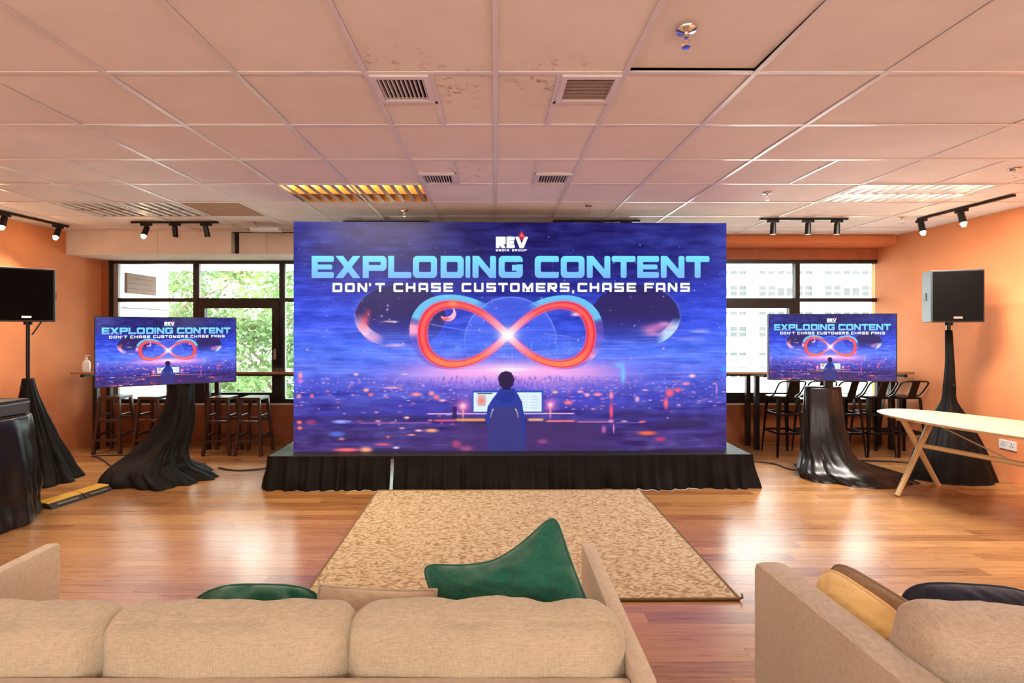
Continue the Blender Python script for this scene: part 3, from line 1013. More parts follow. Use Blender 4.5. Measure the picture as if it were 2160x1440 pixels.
def window(name, label, x0, x1, mull, doors, tz=1.895):
    """frame, mullions, transom, casement sashes with thick rails; every pane its own part"""
    w = empty(name, ((x0 + x1) / 2, YB + .05, SILL), label=label, cat='window', kind='structure')
    ox, oy, oz = w.location
    y0, y1 = -.03, .05

    def b_(nm, xa, xb, za, zb, m='frame', ya=y0, yb_=y1, parent=w):
        return MB().box((xa - ox, ya, za - oz), (xb - ox, yb_, zb - oz)).build(nm, M[m], parent, bevel=.003)
    fr = MB()
    fr.box((x0 - ox, y0, HEAD - .05 - oz), (x1 - ox, y1, HEAD - oz))
    fr.box((x0 - ox, y0, 0), (x1 - ox, y1, .05))
    fr.box((x0 - ox, y0, .05), (x0 + .05 - ox, y1, HEAD - .05 - oz))
    fr.build('frame', M['frame'], w, bevel=.003)
    b_('jamb_strip', x0 + .05, x0 + .11, SILL + .05, HEAD - .05, 'frame_grey', -.02, .04)
    edges = [x0 + .11] + [v for m in mull for v in (m - .03, m + .03)] + [x1]
    for m in mull:
        b_('mullion', m - .03, m + .03, SILL + .05, HEAD - .05)
        b_('mullion_cover', m + .03, m + .042, SILL + .05, HEAD - .05, 'frame_grey', -.012, .03)
    for i in range(0, len(edges), 2):
        a, c = edges[i], edges[i + 1]
        if i:
            a += .012
        b_('transom', a, c, tz - .025, tz + .025)
        b_('pane', a, c, tz + .025, HEAD - .05, 'glass', .008, .014)
        if i // 2 in doors:
            s = b_('casement', a, c, tz - .11, tz - .025, 'frame', -.045, .03)
            b_('stile', a, a + .09, SILL + .05, tz - .11, 'frame', -.045, .03, s)
            b_('stile', c - .09, c, SILL + .05, tz - .11, 'frame', -.045, .03, s)
            b_('rail', a + .09, c - .09, SILL + .05, SILL + .14, 'frame', -.045, .03, s)
            b_('handle', c - .055, c - .03, 1.10, 1.24, 'silver', -.075, -.045, s)
            b_('pane', a + .09, c - .09, SILL + .14, tz - .11, 'glass', .0, .006, s)
        else:
            b_('pane', a, c, SILL + .05, tz - .025, 'glass', .008, .014)
    return w


window('window_1', 'black framed window band with leafy trees and a balcony outside', WL0, WL1, [-4.01, -2.86], {1})
window('window_2', 'black framed window band looking onto a pale building', WR0, WR1, [2.78, 4.04], {1})

# bulkheads under the ceiling along the window wall
bk = empty('trim_3', (XL, 6.15, HEAD), label='beige boxed bulkhead above the windows facing the trees', cat='bulkhead', kind='structure')
for a, b, y in ((0, 1.12, 6.15), (1.123, 2.02, 6.15), (2.08, 2.42, 6.22), (2.423, 4.2, 6.22)):
    MB().box((a, y - 6.15, 0), (b, YB - 6.15, CEIL - HEAD)).build('bulkhead_panel', M['duct'], bk, bevel=.003)
MB().box((2.02, .09, .003), (2.08, YB - 6.15, CEIL - HEAD)).build('dark_joint', M['dark_void'], bk)
MB().box((0, 0, -.012), (4.2, YB - 6.15, 0)).build('bulkhead_soffit', M['cream'], bk)
br = empty('trim_4', (-1.05, 6.40, 2.60), label='orange beam above the windows facing the white building', cat='beam', kind='structure')
MB().box((0, 0, 0), (XR + 1.05, .06, .10)).build('beam_face', M['orange'], br)
MB().box((0, .06, -.02), (XR + 1.05, .30, .10)).build('beam_body', M['orange'], br)

# ------------------------------------------------------------------ suspended ceiling
ceil = empty('ceiling', (0, 0, CEIL), label='suspended ceiling of pinkish beige mineral tiles in a metal grid', cat='ceiling', kind='structure')
MB().box((XL - .12, YF - .12, .12), (XR + .12, YB + .12, .16)).build('slab', M['dark_void'], ceil)
T6 = 0.60
ROW0 = 2.32 - 4 * T6     # row edges at 2.32 + 0.6 k
rows = [ROW0 + T6 * k for k in range(0, 11)]
Y_END = {True: 6.15, False: 6.40}
FIX = {('L', 1): (-1.8, 4.12), ('L', 2): (-4.2, 4.72), ('L', 3): (3.0, 4.12)}     # troffers 1.2 x 0.6
GRILLES = [(-0.6, 2.32, 'near', 'depth'), (0.3, 2.32, 'near', 'wide'), (-0.6, 3.82, 'far', 'depth'), (0.3, 3.82, 'far', 'depth')]
tile_meshes = {}


def tile_mesh(w, d):
    k = (round(w, 3), round(d, 3))
    if k not in tile_meshes:
        g = 0.011
        tile_meshes[k] = MB().box((g, g, 0.006), (k[0] - g, k[1] - g, 0.020)).mesh('ceiling_tile', M['tile'], bevel=.002)
    return tile_meshes[k]


xcols = [XL] + [-4.8 + T6 * k for k in range(0, 12)] + [3.0, 4.2, XR]      # 0.6 m grid up to 1.8, wide tiles beyond
xcols = sorted(set(round(v, 3) for v in xcols if v <= 1.81 or v in (3.0, 4.2, XR)))
bars = []


def in_fixture(x0, x1, y0):
    for (fx, fy) in FIX.values():
        if x0 > fx - .05 and x1 < fx + 1.25 and abs(y0 - fy) < .05:
            return True
    return False


for yi, y0 in enumerate(rows):
    for i in range(len(xcols) - 1):
        x0, x1 = xcols[i], xcols[i + 1]
        yend = 6.15 if x1 < -1.0 else 6.40
        y1 = min(y0 + T6, yend)
        if y1 - y0 < .04:
            continue
        if in_fixture(x0, x1, y0):
            continue
        cells = [(x0, x1)]
        if x1 - x0 > 1.0 and abs(y0 - 3.52) < .05:
            cells = [(x0, x0 + .6), (x0 + .6, x1)]
            bars.append(('y', x0 + .6, y0, y1))
        for gx, gy, where, _ in GRILLES:
            if abs(y0 - (2.32 if gy < 3 else 3.52)) < .05 and x0 <= gx + .01 and x1 >= gx + .29:
                split = x0 + .3
                cells = [(x0, split), (split, x1)]
                bars.append(('y', split, y0, y1))
        for a, b in cells:
            ya, yb_ = y0, y1
            g = [q for q in GRILLES if abs(q[0] - a) < .02 and abs(y0 - (2.32 if q[1] < 3 else 3.52)) < .05]
            if g:
                if g[0][2] == 'near':
                    ya = y0 + .30
                    bars.append(('x', ya, a, b))
                else:
                    yb_ = y0 + .30
                    bars.append(('x', yb_, a, b))
            brown = abs(a + 3.0) < .05 and abs(y0 - 4.72) < .05
            me = tile_mesh(b - a, yb_ - ya)
            if brown:
                me = me.copy()
                me.materials[0] = M['brown_tile']
            t = link('ceiling_tile', me, ceil, (a, ya, 0))
            if brown:
                t['label'] = 'bare brown ceiling board'
            if abs(a - .6) < .02 and abs(y0 - 1.72) < .05:
                t.rotation_euler = (R(1.1), R(.25), 0)
                t.location.z += .003       # tile lifted along one edge
            else:
                t.location.z += rnd.uniform(-.0006, .0012)
for y0 in rows + [6.15]:
    MB().box((XL, y0 - .012, 0), (XR, y0 + .012, .006)).build('cross_tee', M['tbar'], ceil)
for x in xcols[1:-1]:
    MB().box((x - .012, rows[0], -.0012), (x + .012, 6.15 if x < -1 else 6.40, .005)).build('main_runner', M['tbar'], ceil)
for b in bars:
    if b[0] == 'y':
        MB().box((b[1] - .012, b[2], -.0006), (b[1] + .012, b[3], .005)).build('sub_tee', M['tbar'], ceil)
    else:
        MB().box((b[2], b[1] - .012, -.0006), (b[3], b[1] + .012, .005)).build('sub_tee', M['tbar'], ceil)
# plain ceiling over the part of the lounge behind the camera
MB().box((XL, YF, .004), (XR, rows[0] - .012, .02)).build('rear_ceiling_board', M['tile'], ceil)
# lining strips where the grid meets the side walls
MB().box((XL, rows[0], -.002), (XL + .025, 6.15, .004)).build('wall_angle', M['tbar'], ceil)
MB().box((XR - .025, rows[0], -.002), (XR, 6.40, .004)).build('wall_angle', M['tbar'], ceil)

# air grilles
GL = ['square air grille with dark slats by the stained ceiling tile', 'square air grille with brownish slats set across the ceiling',
      'small dark slatted grille beside the gold lit ceiling light', 'small dark slatted air grille two tiles in front of the ceiling tracks']
for k, (gx, gy, where, run) in enumerate(GRILLES):
    g = empty('air_grille', (gx + .15, gy + .15, CEIL), label=GL[k], cat='air vent')
    f = MB()
    for a, b in (((-.138, -.138), (.138, -.112)), ((-.138, .112), (.138, .138)), ((-.138, -.112), (-.112, .112)), ((.112, -.112), (.138, .112))):
        f.box((*a, -.010), (*b, .012))
    f.build('frame', M['tbar'], g)
    MB().box((-.115, -.115, .05), (.115, .115, .055)).build('duct_back', M['dark_void'], g)
    n_ = 11 if run == 'depth' else 7
    for i in range(n_):
        p = -.105 + .21 * i / (n_ - 1)
        mt = M['tbar'] if run == 'depth' else M['slat_brown']
        wd = .0055 if run == 'depth' else .011
        if run == 'depth':
            MB().box((p - wd / 2, -.112, -.004), (p + wd / 2, .112, .020)).build('slat', mt, g)
        else:
            MB().box((-.112, p - wd, -.002), (.112, p + wd, .012)).build('slat', mt, g, rot=(0, 0, 0))


# recessed louvre lights
def troffer(loc, label, lit):
    t = empty('louvre_light', loc, label=label, cat='ceiling light', group='recessed louvre ceiling lights')
    h = MB()
    h.box((0.0, 0, .10), (1.2, .6, .105))
    for a, b in (((0, 0), (1.2, .012)), ((0, .588), (1.2, .6)), ((0, .012), (.012, .588)), ((1.188, .012), (1.2, .588))):
        h.box((*a, -.004), (*b, .10))
    h.build('housing', M['white_paint'], t)
    for r_ in range(2):
        y0 = .015 + .285 * r_
        # curved mirror trough
        prof = [(y0 + .005, .0), (y0 + .03, .05), (y0 + .08, .085), (y0 + .1425, .092), (y0 + .205, .085), (y0 + .255, .05), (y0 + .28, .0)]
        rings = [[(x, y, z) for y, z in prof] + [(x, y, z + .003) for y, z in reversed(prof)] for x in (.014, 1.186)]
        MB().loft(rings).build('reflector', {'warm': M['gold'], 'white': M['mirror'], 'off': M['frame_grey']}[lit], t, smooth='auto')
        tm = {'warm': 'tube_warm', 'white': 'tube', 'off': 'tube_off'}[lit]
        on = lit == 'white' or (lit == 'warm' and r_ == 0)
        MB().tube([(.03, y0 + .1425, .060), (1.17, y0 + .1425, .060)], .014, 10).build('tube', M[tm] if on else M['tube_off'], t, smooth='auto')
        for i in range(12):
            x = .06 + 1.08 * i / 11
            b = MB()
            b.loft([[(x - .020, yy, 0), (x + .020, yy, 0), (x + .005, yy, .045), (x - .005, yy, .045)] for yy in (y0 + .012, y0 + .273)])
            b.build('louvre_blade', {'warm': M['gold'], 'white': M['mirror'], 'off': M['white_paint']}[lit], t)
    if lit != 'off':
        ld = bpy.data.lights.new('tube_light', 'AREA')
        ld.shape = 'RECTANGLE'
        ld.size, ld.size_y = 1.1, .5
        ld.energy = 90 if lit == 'white' else 60
        ld.color = (1, .95, .86) if lit == 'white' else (1, .82, .5)
        lo = bpy.data.objects.new('tube_light', ld)
        col.objects.link(lo)
        lo.parent = t
        lo.location = (.6, .3, -.008)
    return t


troffer((-1.8, 4.12, CEIL), 'gold glowing louvre light in the ceiling beside the small dark grille', 'warm')
troffer((-4.2, 4.72, CEIL), 'unlit louvre light in the ceiling beside the brown board', 'off')
troffer((3.0, 4.12, CEIL), 'white lit louvre light in the ceiling near the wall spot track', 'white')


# track spots
def track(p, q, label, heads, lit, aim, group='ceiling spot tracks'):
    """p, q: ends of the bar on the ceiling; heads: fractions along it; aim: direction of the heads"""
    p, q = Vector(p), Vector(q)
    mid = (p + q) / 2
    t = empty('track_light', mid, label=label, cat='track light', group=group)
    d = (q - p).normalized()
    MB().bar(p - mid, q - mid, .034, .020).build('track_bar', M['black_metal'], t, loc=(0, 0, -.010), bevel=.002)
    for i, h in enumerate(heads):
        c = (p - mid).lerp(q - mid, h)
        z = -.02
        g = MB().bar(c + Vector((0, 0, -.034)) - d * .06, c + Vector((0, 0, -.034)) + d * .06, .03, .028)
        g.build('adapter', M['black_metal'], t, bevel=.003)
        MB().tube([c + Vector((0, 0, -.045)), c + Vector((0, 0, -.078))], .008, 8).build('stem', M['black_metal'], t, smooth='auto')
        a = Vector(aim[i]).normalized()
        c0 = c + Vector((0, 0, -.085)) - a * .035
        c1 = c0 + a * .12
        hd_ = MB().tube([c0, c0 + a * .004, c1], [.022, .028, .030], 16).build('spot_head', M['black_metal'], t, smooth='auto')
        lens = MB().tube([c1 - a * .004, c1 + a * .0015], .026, 16).build('lens', M['warm_bulb'] if lit[i] else M['silver'], hd_)
        if lit[i]:
            MB().lathe([(.001, -.022), (.016, -.016), (.022, 0), (.016, .016), (.001, .022)], 12).build('bulb', M['warm_bulb'], hd_, loc=c1 + a * .016, smooth=True)
            ld = bpy.data.lights.new('spot_light', 'SPOT')
            ld.energy = SPOT_W
            ld.color = (1, .80, .62)
            ld.spot_size = R(125)
            ld.spot_blend = .9
            ld.shadow_soft_size = .03
            lo = bpy.data.objects.new('spot_light', ld)
            col.objects.link(lo)
            lo.parent = t
            lo.location = c1 + a * .045
            lo.rotation_euler = a.to_track_quat('-Z', 'Y').to_euler()
    return t


zt = CEIL - .001
track((-4.98, 4.55, zt), (-4.93, 5.80, zt), 'black spot track with glowing heads along the orange wall by the draped table', (.42, .9), (1, 1), ((.15, -.4, -.9), (.12, -.45, -.8)))
track((-4.03, 5.57, zt), (-3.07, 5.57, zt), 'black three spot track above the screen facing the draped table, one head lit', (.17, .5, .86), (1, 0, 0), ((.0, -.4, -.8), (-.08, .25, -.95), (.1, .2, -.95)))
track((-1.68, 5.55, zt), (-.73, 5.55, zt), 'black spot track above the big screen just past the gold light', (.18, .5, .84), (0, 0, 0), ((0, .3, -1),) * 3)
track((.63, 5.50, zt), (1.58, 5.50, zt), 'black spot track above the big screen towards the white building', (.18, .5, .84), (0, 0, 0), ((0, .3, -1),) * 3)
track((2.84, 5.40, zt), (3.78, 5.40, zt), 'black track with three unlit spots pointing down before the orange beam', (.15, .55, .88), (0, 0, 0), ((0, .06, -1),) * 3)
track((4.56, 4.42, zt), (4.54, 5.40, zt), 'black spot track with two warm glowing heads along the socket wall', (.50, .96), (1, 1), ((-.15, -.4, -.9), (-.15, -.4, -.9)))


# sprinklers
def sprinkler(loc, label, s=1.0):
    t = empty('sprinkler', loc, label=label, cat='sprinkler', group='ceiling sprinklers')
    MB().lathe([(.002, 0), (.042 * s, 0), (.040 * s, -.006), (.015 * s, -.014), (.002, -.014)], 20).build('rose', M['chrome'], t, smooth='auto')
    MB().lathe([(.001, -.012), (.010 * s, -.012), (.011 * s, -.035 * s), (.001, -.036 * s)], 12).build('nozzle', M['chrome'], t, smooth='auto')
    f = MB()
    for sg in (-1, 1):
        f.tube([(sg * .008 * s, 0, -.034 * s), (sg * .016 * s, 0, -.048 * s), (sg * .010 * s, 0, -.064 * s), (0, 0, -.068 * s)], .003 * s, 6)
    f.build('yoke', M['chrome'], t, smooth='auto')
    MB().lathe([(.001, -.068 * s), (.017 * s, -.069 * s), (.017 * s, -.072 * s), (.001, -.073 * s)], 16).build('deflector', M['chrome'], t)
    return t


for (px, py, lab, s) in ((1447, 62, 'chrome sprinkler in the tile with the lifted edge', 1.0),
                         (853, 443, 'dark sprinkler between the gold light and the big screen', .9),
                         (535, 470, 'sprinkler beside the flat white ceiling unit', .9),
                         (1242, 433, 'sprinkler above the big screen past the slatted grilles', .9),
                         (1618, 407, 'sprinkler between the big screen and the white lit louvre light', .9),
                         (1903, 458, 'sprinkler beside the track of two glowing heads', .9),
                         (2140, 357, 'sprinkler over the oval table by the socket wall', .9)):
    d = F * (CEIL - CAM_Z) / (CY - py)
    sprinkler(((px - CX) * d / F, d, CEIL), lab, s)

# flat white unit under the ceiling near the bulkhead
u = empty('emergency_light', (-2.62, 5.75, CEIL), label='flat white emergency light hanging under the ceiling by the bulkhead', cat='emergency light')
MB().box((-.16, -.05, -.075), (.16, .05, -.035)).build('body', M['white_paint'], u, bevel=.006)
for s in (-.1, .1):
    MB().tube([(s, 0, -.036), (s, 0, 0)], .006, 8).build('hanger', M['chrome'], u)
MB().box((-.15, -.056, -.070), (.15, -.05, -.045)).build('diffuser', M['clear'], u)

# globe lamps added out of view behind the camera to fill the room
for k, (x, y) in enumerate(((-4.0, -.5), (-1.7, -1.3), (.2, -1.6), (2.0, -1.3), (3.4, -.9), (-2.7, -2.4), (2.6, -2.4))):
    t = empty('fill_globe', (x, y, CEIL), label='added fill lamp shaped as a globe pendant, out of view behind the camera', cat='fill lamp', group='added fill globes')
    MB().lathe([(.001, .004), (.05, .004), (.05, -.02), (.001, -.022)], 20).build('canopy', M['black_metal'], t, smooth='auto')
    MB().tube([(0, 0, -.02), (0, 0, -.76)], .004, 8).build('cord', M['black'], t)
    MB().lathe([(.001, -.74), (.03, -.75), (.03, -.79), (.001, -.80)], 16).build('socket', M['black_metal'], t, smooth='auto')
    MB().lathe([(.15 * math.sin(math.pi * i / 14) + .0005, -.94 + .15 * math.cos(math.pi * i / 14)) for i in range(15)], 24).build('globe', M['globe'], t, smooth=True)
    ld = bpy.data.lights.new('fill_light', 'POINT')
    ld.energy = FILL_W
    ld.color = (1, .96, .91)
    ld.shadow_soft_size = .16
    lo = bpy.data.objects.new('fill_light', ld)
    col.objects.link(lo)
    lo.parent = t
    lo.location = (0, 0, -.94)

# ------------------------------------------------------------------ outside
tag(MB().box((-60, 8.4, -4.3), (60, 90, -4.2)).build('ground', M['ground']), 'ground far below the windows, made pale to bounce daylight indoors', 'ground', kind='structure')
bal = empty('wall_balcony', (-5.30, YB + .12, 0), label='white balcony with side wall and low parapet outside the windows', cat='balcony', kind='structure')
MB().box((-.15, 0, -.2), (0, 1.33, 2.44)).build('side_wall', M['white_ext'], bal)
MB().box((-.15, 0, 2.44), (12, 1.33, 2.60)).build('soffit', M['white_ext'], bal)
MB().box((-.15, 0, -.2), (12, 1.33, -.02)).build('slab', M['white_ext'], bal)
MB().box((0, 1.21, -.02), (12, 1.33, .38)).build('parapet', M['white_ext'], bal)
MB().box((0, 0.02, 1.80), (.012, 1.33, 1.815)).build('joint_line', M['facade_trim'], bal)
p = empty('wall_board', (-5.295, 7.19, 2.02), label='brown wooden board fixed on the white balcony wall', cat='board')
for i in range(4):
    MB().box((0, 0, .0725 * i + .001), (.03, .62, .0725 * (i + 1) - .001)).build('plank', M['wood_panel'], p, bevel=.002)


def tree(loc, h, r_, nleaf, label, m, seed):
    rr = random.Random(seed)
    t = empty('garden_tree', loc, label=label, cat='tree', group='trees beyond the balcony')
    tr = MB()
    tr.tube([(0, 0, 0), (.1, .05, h * .3), (-.05, .1, h * .6), (0, 0, h * .9)], [.16, .13, .09, .04], 8)
    for k in range(7):
        a = rr.uniform(0, 6.28)
        z = h * rr.uniform(.3, .7)
        tr.tube([(0, 0, z), (math.cos(a) * r_ * .4, math.sin(a) * r_ * .4, z + h * .12), (math.cos(a) * r_ * .8, math.sin(a) * r_ * .8, z + h * .18)], [.06, .04, .015], 6)
    tr.build('trunk', M['bark'], t, smooth='auto')
    vs, fs = [], []
    clumps = []
    for _ in range(70):
        a, b = rr.uniform(0, 6.28), rr.uniform(-1, 1)
        q = rr.uniform(.35, 1) ** .5
        s = math.sqrt(1 - b * b)
        clumps.append((math.cos(a) * s * r_ * q, math.sin(a) * s * r_ * q, h * .62 + b * h * .42 * q, rr.uniform(.35, .7)))
    for _ in range(nleaf):
        cx, cy, cz, cr = rr.choice(clumps)
        p_ = Vector((cx + rr.gauss(0, cr * .55), cy + rr.gauss(0, cr * .55), cz + rr.gauss(0, cr * .42)))
        ln = rr.uniform(.10, .20)
        ax = Vector((rr.gauss(0, 1), rr.gauss(0, 1), rr.gauss(-.35, .6))).normalized()
        sd = ax.cross(Vector((rr.gauss(0, 1), rr.gauss(0, 1), rr.gauss(0, 1)))).normalized() * ln * .27
        n = len(vs)
        vs += [p_, p_ + ax * ln * .5 + sd, p_ + ax * ln, p_ + ax * ln * .5 - sd]
        fs.append((n, n + 1, n + 2, n + 3))
    me = bpy.data.meshes.new('foliage')
    me.from_pydata(vs, [], fs)
    me.materials.append(m)
    tag(link('foliage', me, t), kind='stuff')
    return t


tree((-9.4, 13.6, -4.2), 8.4, 2.3, 9000, 'dark green leafy tree just past the edge of the white balcony wall', M['leaf_a'], 1)
tree((-6.6, 15.2, -4.2), 8.0, 2.5, 9000, 'lime green leafy tree behind the wide casement window', M['leaf_b'], 2)
tree((-4.6, 12.8, -4.2), 7.2, 2.2, 9000, 'bushy mid green tree close to the big screen edge', M['leaf_a'], 3)
tree((-10.8, 18.5, -4.2), 9.5, 3.0, 7000, 'tall pale green tree farther back behind the dark one', M['leaf_b'], 4)
tree((-2.6, 16.5, -4.2), 9.0, 2.8, 7000, 'leafy tree standing behind the big screen', M['leaf_b'], 5)

# white building beyond the other window
FD = 40.0
px_m = FD / F
bld = empty('office_building', (17.0, FD, -4.2), label='long white building with rows of grey paired windows', cat='building')
Z0 = -4.2
MB().box((-17, 0, 0), (34, 9, 15)).build('wall', M['facade'], bld)
period = 139 * px_m
STO = 86 * px_m
wpane = MB()
for dx in (0.0, .72):
    wpane.box((dx, -.03, 0), (dx + .54, .02, .27))
m_top = wpane.mesh('window', M['facade_glass'])
wp2 = MB()
for dx in (0.0, .72):
    for dz in (0.0, .45):
        wp2.box((dx, -.03, dz), (dx + .54, .02, dz + .36))
m_dbl = wp2.mesh('window', M['facade_glass'])
wp3 = MB()
for dx in (0.0, .72):
    wp3.box((dx, -.03, 0), (dx + .54, .02, .62))
m_tall = wp3.mesh('window', M['facade_glass'])
hood = MB().box((-.08, -.25, 0), (1.36, .0, .08)).mesh('window_hood', M['facade_trim'])
for k in range(-2, 5):
    xb = (1601 - CX) * px_m + k * period - 17.0
    MB().box((xb - 26 * px_m, -.35, 0), (xb - 6 * px_m, 0, 15)).build('pilaster', M['facade'], bld)
    for s in range(4):
        zt_ = CAM_Z + (CY - 570) * px_m - s * STO - Z0
        for j, off in enumerate((0, 39, 78)):
            x = xb + off * px_m
            link('window', m_top, bld, (x, 0, zt_ - .30))
            if j == 1:
                link('window', m_tall, bld, (x, 0, zt_ - 54 * px_m))
                link('window_hood', hood, bld, (x, 0, zt_ - 34 * px_m))
            else:
                link('window', m_dbl, bld, (x, 0, zt_ - 54 * px_m))

# ------------------------------------------------------------------ soft goods helpers
def smooth_interp(keys, n):
    """Catmull-Rom through tuples"""
    k = [np.array(q, float) for q in keys]
    out = []
    m = len(k) - 1
    for i in range(n):
        t = i / (n - 1) * m
        j = min(int(t), m - 1)
        u_ = t - j
        p0, p1, p2, p3 = k[max(j - 1, 0)], k[j], k[j + 1], k[min(j + 2, m)]
        out.append(0.5 * ((2 * p1) + (-p0 + p2) * u_ + (2 * p0 - 5 * p1 + 4 * p2 - p3) * u_ ** 2 + (-p0 + 3 * p1 - 3 * p2 + p3) * u_ ** 3))
    return out


def drape(name, keys, mt, label, cat, folds=9, seed=1, n=144, levels=34, square=2.0, cap=True, parent=None):
    """hanging cloth: keys = (z, cx, cy, rx, ry, fold depth); folds run down the cloth and fan out at the hem"""
    rr = random.Random(seed)
    ph = [rr.uniform(0, 6.28) for _ in range(8)]
    base = Vector((keys[-1][1], keys[-1][2], 0))
    rings = []
    for lv, (z, cx, cy, rx, ry, am) in enumerate(smooth_interp(keys, levels)):
        ring = []
        for k in range(n):
            a = 2 * math.pi * k / n
            tw = 0.25 * math.sin(z * 3.1 + ph[0])
            wob = .5 * math.sin(2 * a + ph[4]) + .35 * math.sin(3 * a + ph[5] + z * 2)
            w = ((abs(math.sin(folds * .5 * (a + wob * .35) + ph[1] + tw)) - .62) * 1.25 +
                 (abs(math.sin((folds + 2) * (a + wob * .2) + ph[2] - tw * 2)) - .62) * .45 + math.sin((folds - 3) * a + ph[3] + tw) * .25 + mnoise.noise((math.cos(a) * 2.2, math.sin(a) * 2.2, z * 2.5 + seed)) * .55 +
                 mnoise.noise((math.cos(a) * 5 + seed, math.sin(a) * 5, z * 9)) * .45)
            w = w if w > 0 else w * .8
            ca, sa = math.cos(a), math.sin(a)
            e = 2.0 / square
            x = math.copysign(abs(ca) ** e, ca)
            y = math.copysign(abs(sa) ** e, sa)
            g = 1 + am * w
            zz = max(z, 0.004)
            if lv > levels - 3:
                zz = 0.004 if lv == levels - 1 else zz
            ring.append((cx + x * rx * g - base.x, cy + y * ry * g - base.y, zz))
        rings.append(ring)
    b = MB()
    b.loft(rings, caps=False)
    if cap:
        b.f.append(tuple(reversed(range(n))))
    o = b.build(name, mt, parent, loc=base, smooth=True)
    return tag(o, label, cat)


def cushion(name, hx, hy, hz, r_, mt, parent=None, loc=(0, 0, 0), rot=(0, 0, 0), bulge=.12, seed=1, wr=.006, n=22):
    """stuffed box cushion with rounded edges, swelling faces and creases"""
    bm = bmesh.new()
    bmesh.ops.create_cube(bm, size=2.0)
    bmesh.ops.subdivide_edges(bm, edges=bm.edges[:], cuts=n, use_grid_fill=True)
    h = Vector((hx, hy, hz))
    inner = h - Vector((r_, r_, r_))
    for v in bm.verts:
        p_ = v.co.copy()
        # even out towards the edges
        q = Vector((p_.x * hx, p_.y * hy, p_.z * hz))
        c = Vector([max(-inner[i], min(inner[i], q[i])) for i in range(3)])
        d = q - c
        if d.length > 1e-6:
            q = c + d.normalized() * min(r_, max(abs(d.x), abs(d.y), abs(d.z)))
        u_, w_ = p_.x, p_.z
        q.y *= 1 + bulge * (1 - u_ * u_) * (1 - w_ * w_) * 1.5
        q.z *= 1 + bulge * .35 * (1 - u_ * u_) * (1 - p_.y ** 2)
        q.x *= 1 + bulge * .10 * (1 - w_ * w_)
        s = mnoise.noise((q.x * 9 + q.z * 5 + seed * 3.7, q.z * 3 + seed, q.y * 4)) * .7 + mnoise.noise((q.x * 22 - q.z * 13, q.z * 8 + seed, q.y * 8)) * .3
        edge = max(abs(p_.x), abs(p_.z)) ** 3
        q += Vector((0, math.copysign(1, p_.y) if abs(p_.y) > .8 else 0, .6)) * s * wr * (.5 + 1.4 * edge)
        v.co = q
    me = bpy.data.meshes.new(name)
    bm.to_mesh(me)
    bm.free()
    me.materials.append(mt)
    for p_ in me.polygons:
        p_.use_smooth = True
    return link(name, me, parent, loc, rot)


def pillow(name, w, h, t, mt, loc, rot, label, pinch=.10, top_sag=0.0, seed=1, wr=.012, n=40, rp=0.0):
    """knife-edge throw pillow standing in its local XZ plane; parts: cover and piping"""
    root = empty(name, loc, label=label, cat='pillow')
    root.rotation_euler = rot
    vs, fs = [], []
    rim = []

    def pt(u_, v_, side):
        u0, v0 = u_, v_
        if rp and max(abs(u_), abs(v_)) > 1e-6:
            k_ = max(abs(u_), abs(v_)) / (abs(u_) ** rp + abs(v_) ** rp) ** (1 / rp)
            u_, v_ = u_ * k_, v_ * k_
        x = u_ * w / 2 * (1 - pinch * (1 - v_ * v_) * u_ * u_)
        z = v_ * h / 2 * (1 - pinch * (1 - u_ * u_) * v_ * v_)
        if v_ > 0:
            z -= top_sag * (1 - abs(u_) ** 1.6) * v_
        f = max(0.0, (1 - abs(u0) ** 2.4) * (1 - abs(v0) ** 2.4)) ** .6
        cr = mnoise.noise((u_ * 3.5 + seed, v_ * 3.5, side * 2.0)) + .5 * mnoise.noise((u_ * 8 + v_ * 5, v_ * 4 - u_ * 3 + seed, side * 3.0))
        cr += 2.0 * mnoise.noise((u_ * 2.0 - v_ * 2.0 + seed, (u_ + v_) * 7.0, side * 1.5)) * (0.4 + 0.6 * max(abs(u0), abs(v0)))
        y = side * (t / 2 * f + cr * wr * (f ** .5))
        return (x, y, z)
    for side in (-1, 1):
        o = len(vs)
        for j in range(n + 1):
            for i in range(n + 1):
                vs.append(pt(-1 + 2 * i / n, -1 + 2 * j / n, side))
        for j in range(n):
            for i in range(n):
                a = o + j * (n + 1) + i
                q = (a, a + 1, a + n + 2, a + n + 1)
                fs.append(q if side < 0 else tuple(reversed(q)))
    me = bpy.data.meshes.new('cover')
    me.from_pydata(vs, [], fs)
    bm = bmesh.new()
    bm.from_mesh(me)
    bmesh.ops.remove_doubles(bm, verts=bm.verts, dist=.0005)
    bmesh.ops.recalc_face_normals(bm, faces=bm.faces)
    bm.to_mesh(me)
    bm.free()
    me.materials.append(mt)
    for p_ in me.polygons:
        p_.use_smooth = True
    link('cover', me, root)
    ring = [pt(-1 + 2 * i / n, -1, 0) for i in range(n)] + [pt(1, -1 + 2 * i / n, 0) for i in range(n)] + \
           [pt(1 - 2 * i / n, 1, 0) for i in range(n)] + [pt(-1, 1 - 2 * i / n, 0) for i in range(n)]
    MB().tube(ring, .0045, 6, closed=True).build('piping', mt, root, smooth=True)
    return root


# ------------------------------------------------------------------ stage and big screen
YAW = R(0.9)
ST_W, ST_H, ST_D = 4.62, 0.31, 0.62
stg = empty('stage', (.155, 4.80, 0), YAW, label='low black stage with gathered black skirt under the big screen', cat='stage')
MB().box((-ST_W / 2, 0, ST_H - .03), (ST_W / 2, ST_D, ST_H)).build('deck', M['deck'], stg, bevel=.004)
for x in (-2.2, -1.1, 0, 1.1, 2.2):
    for y in (.08, .54):
        MB().box((x - .03, y - .03, 0), (x + .03, y + .03, ST_H - .03)).build('leg', M['black_metal'], stg)


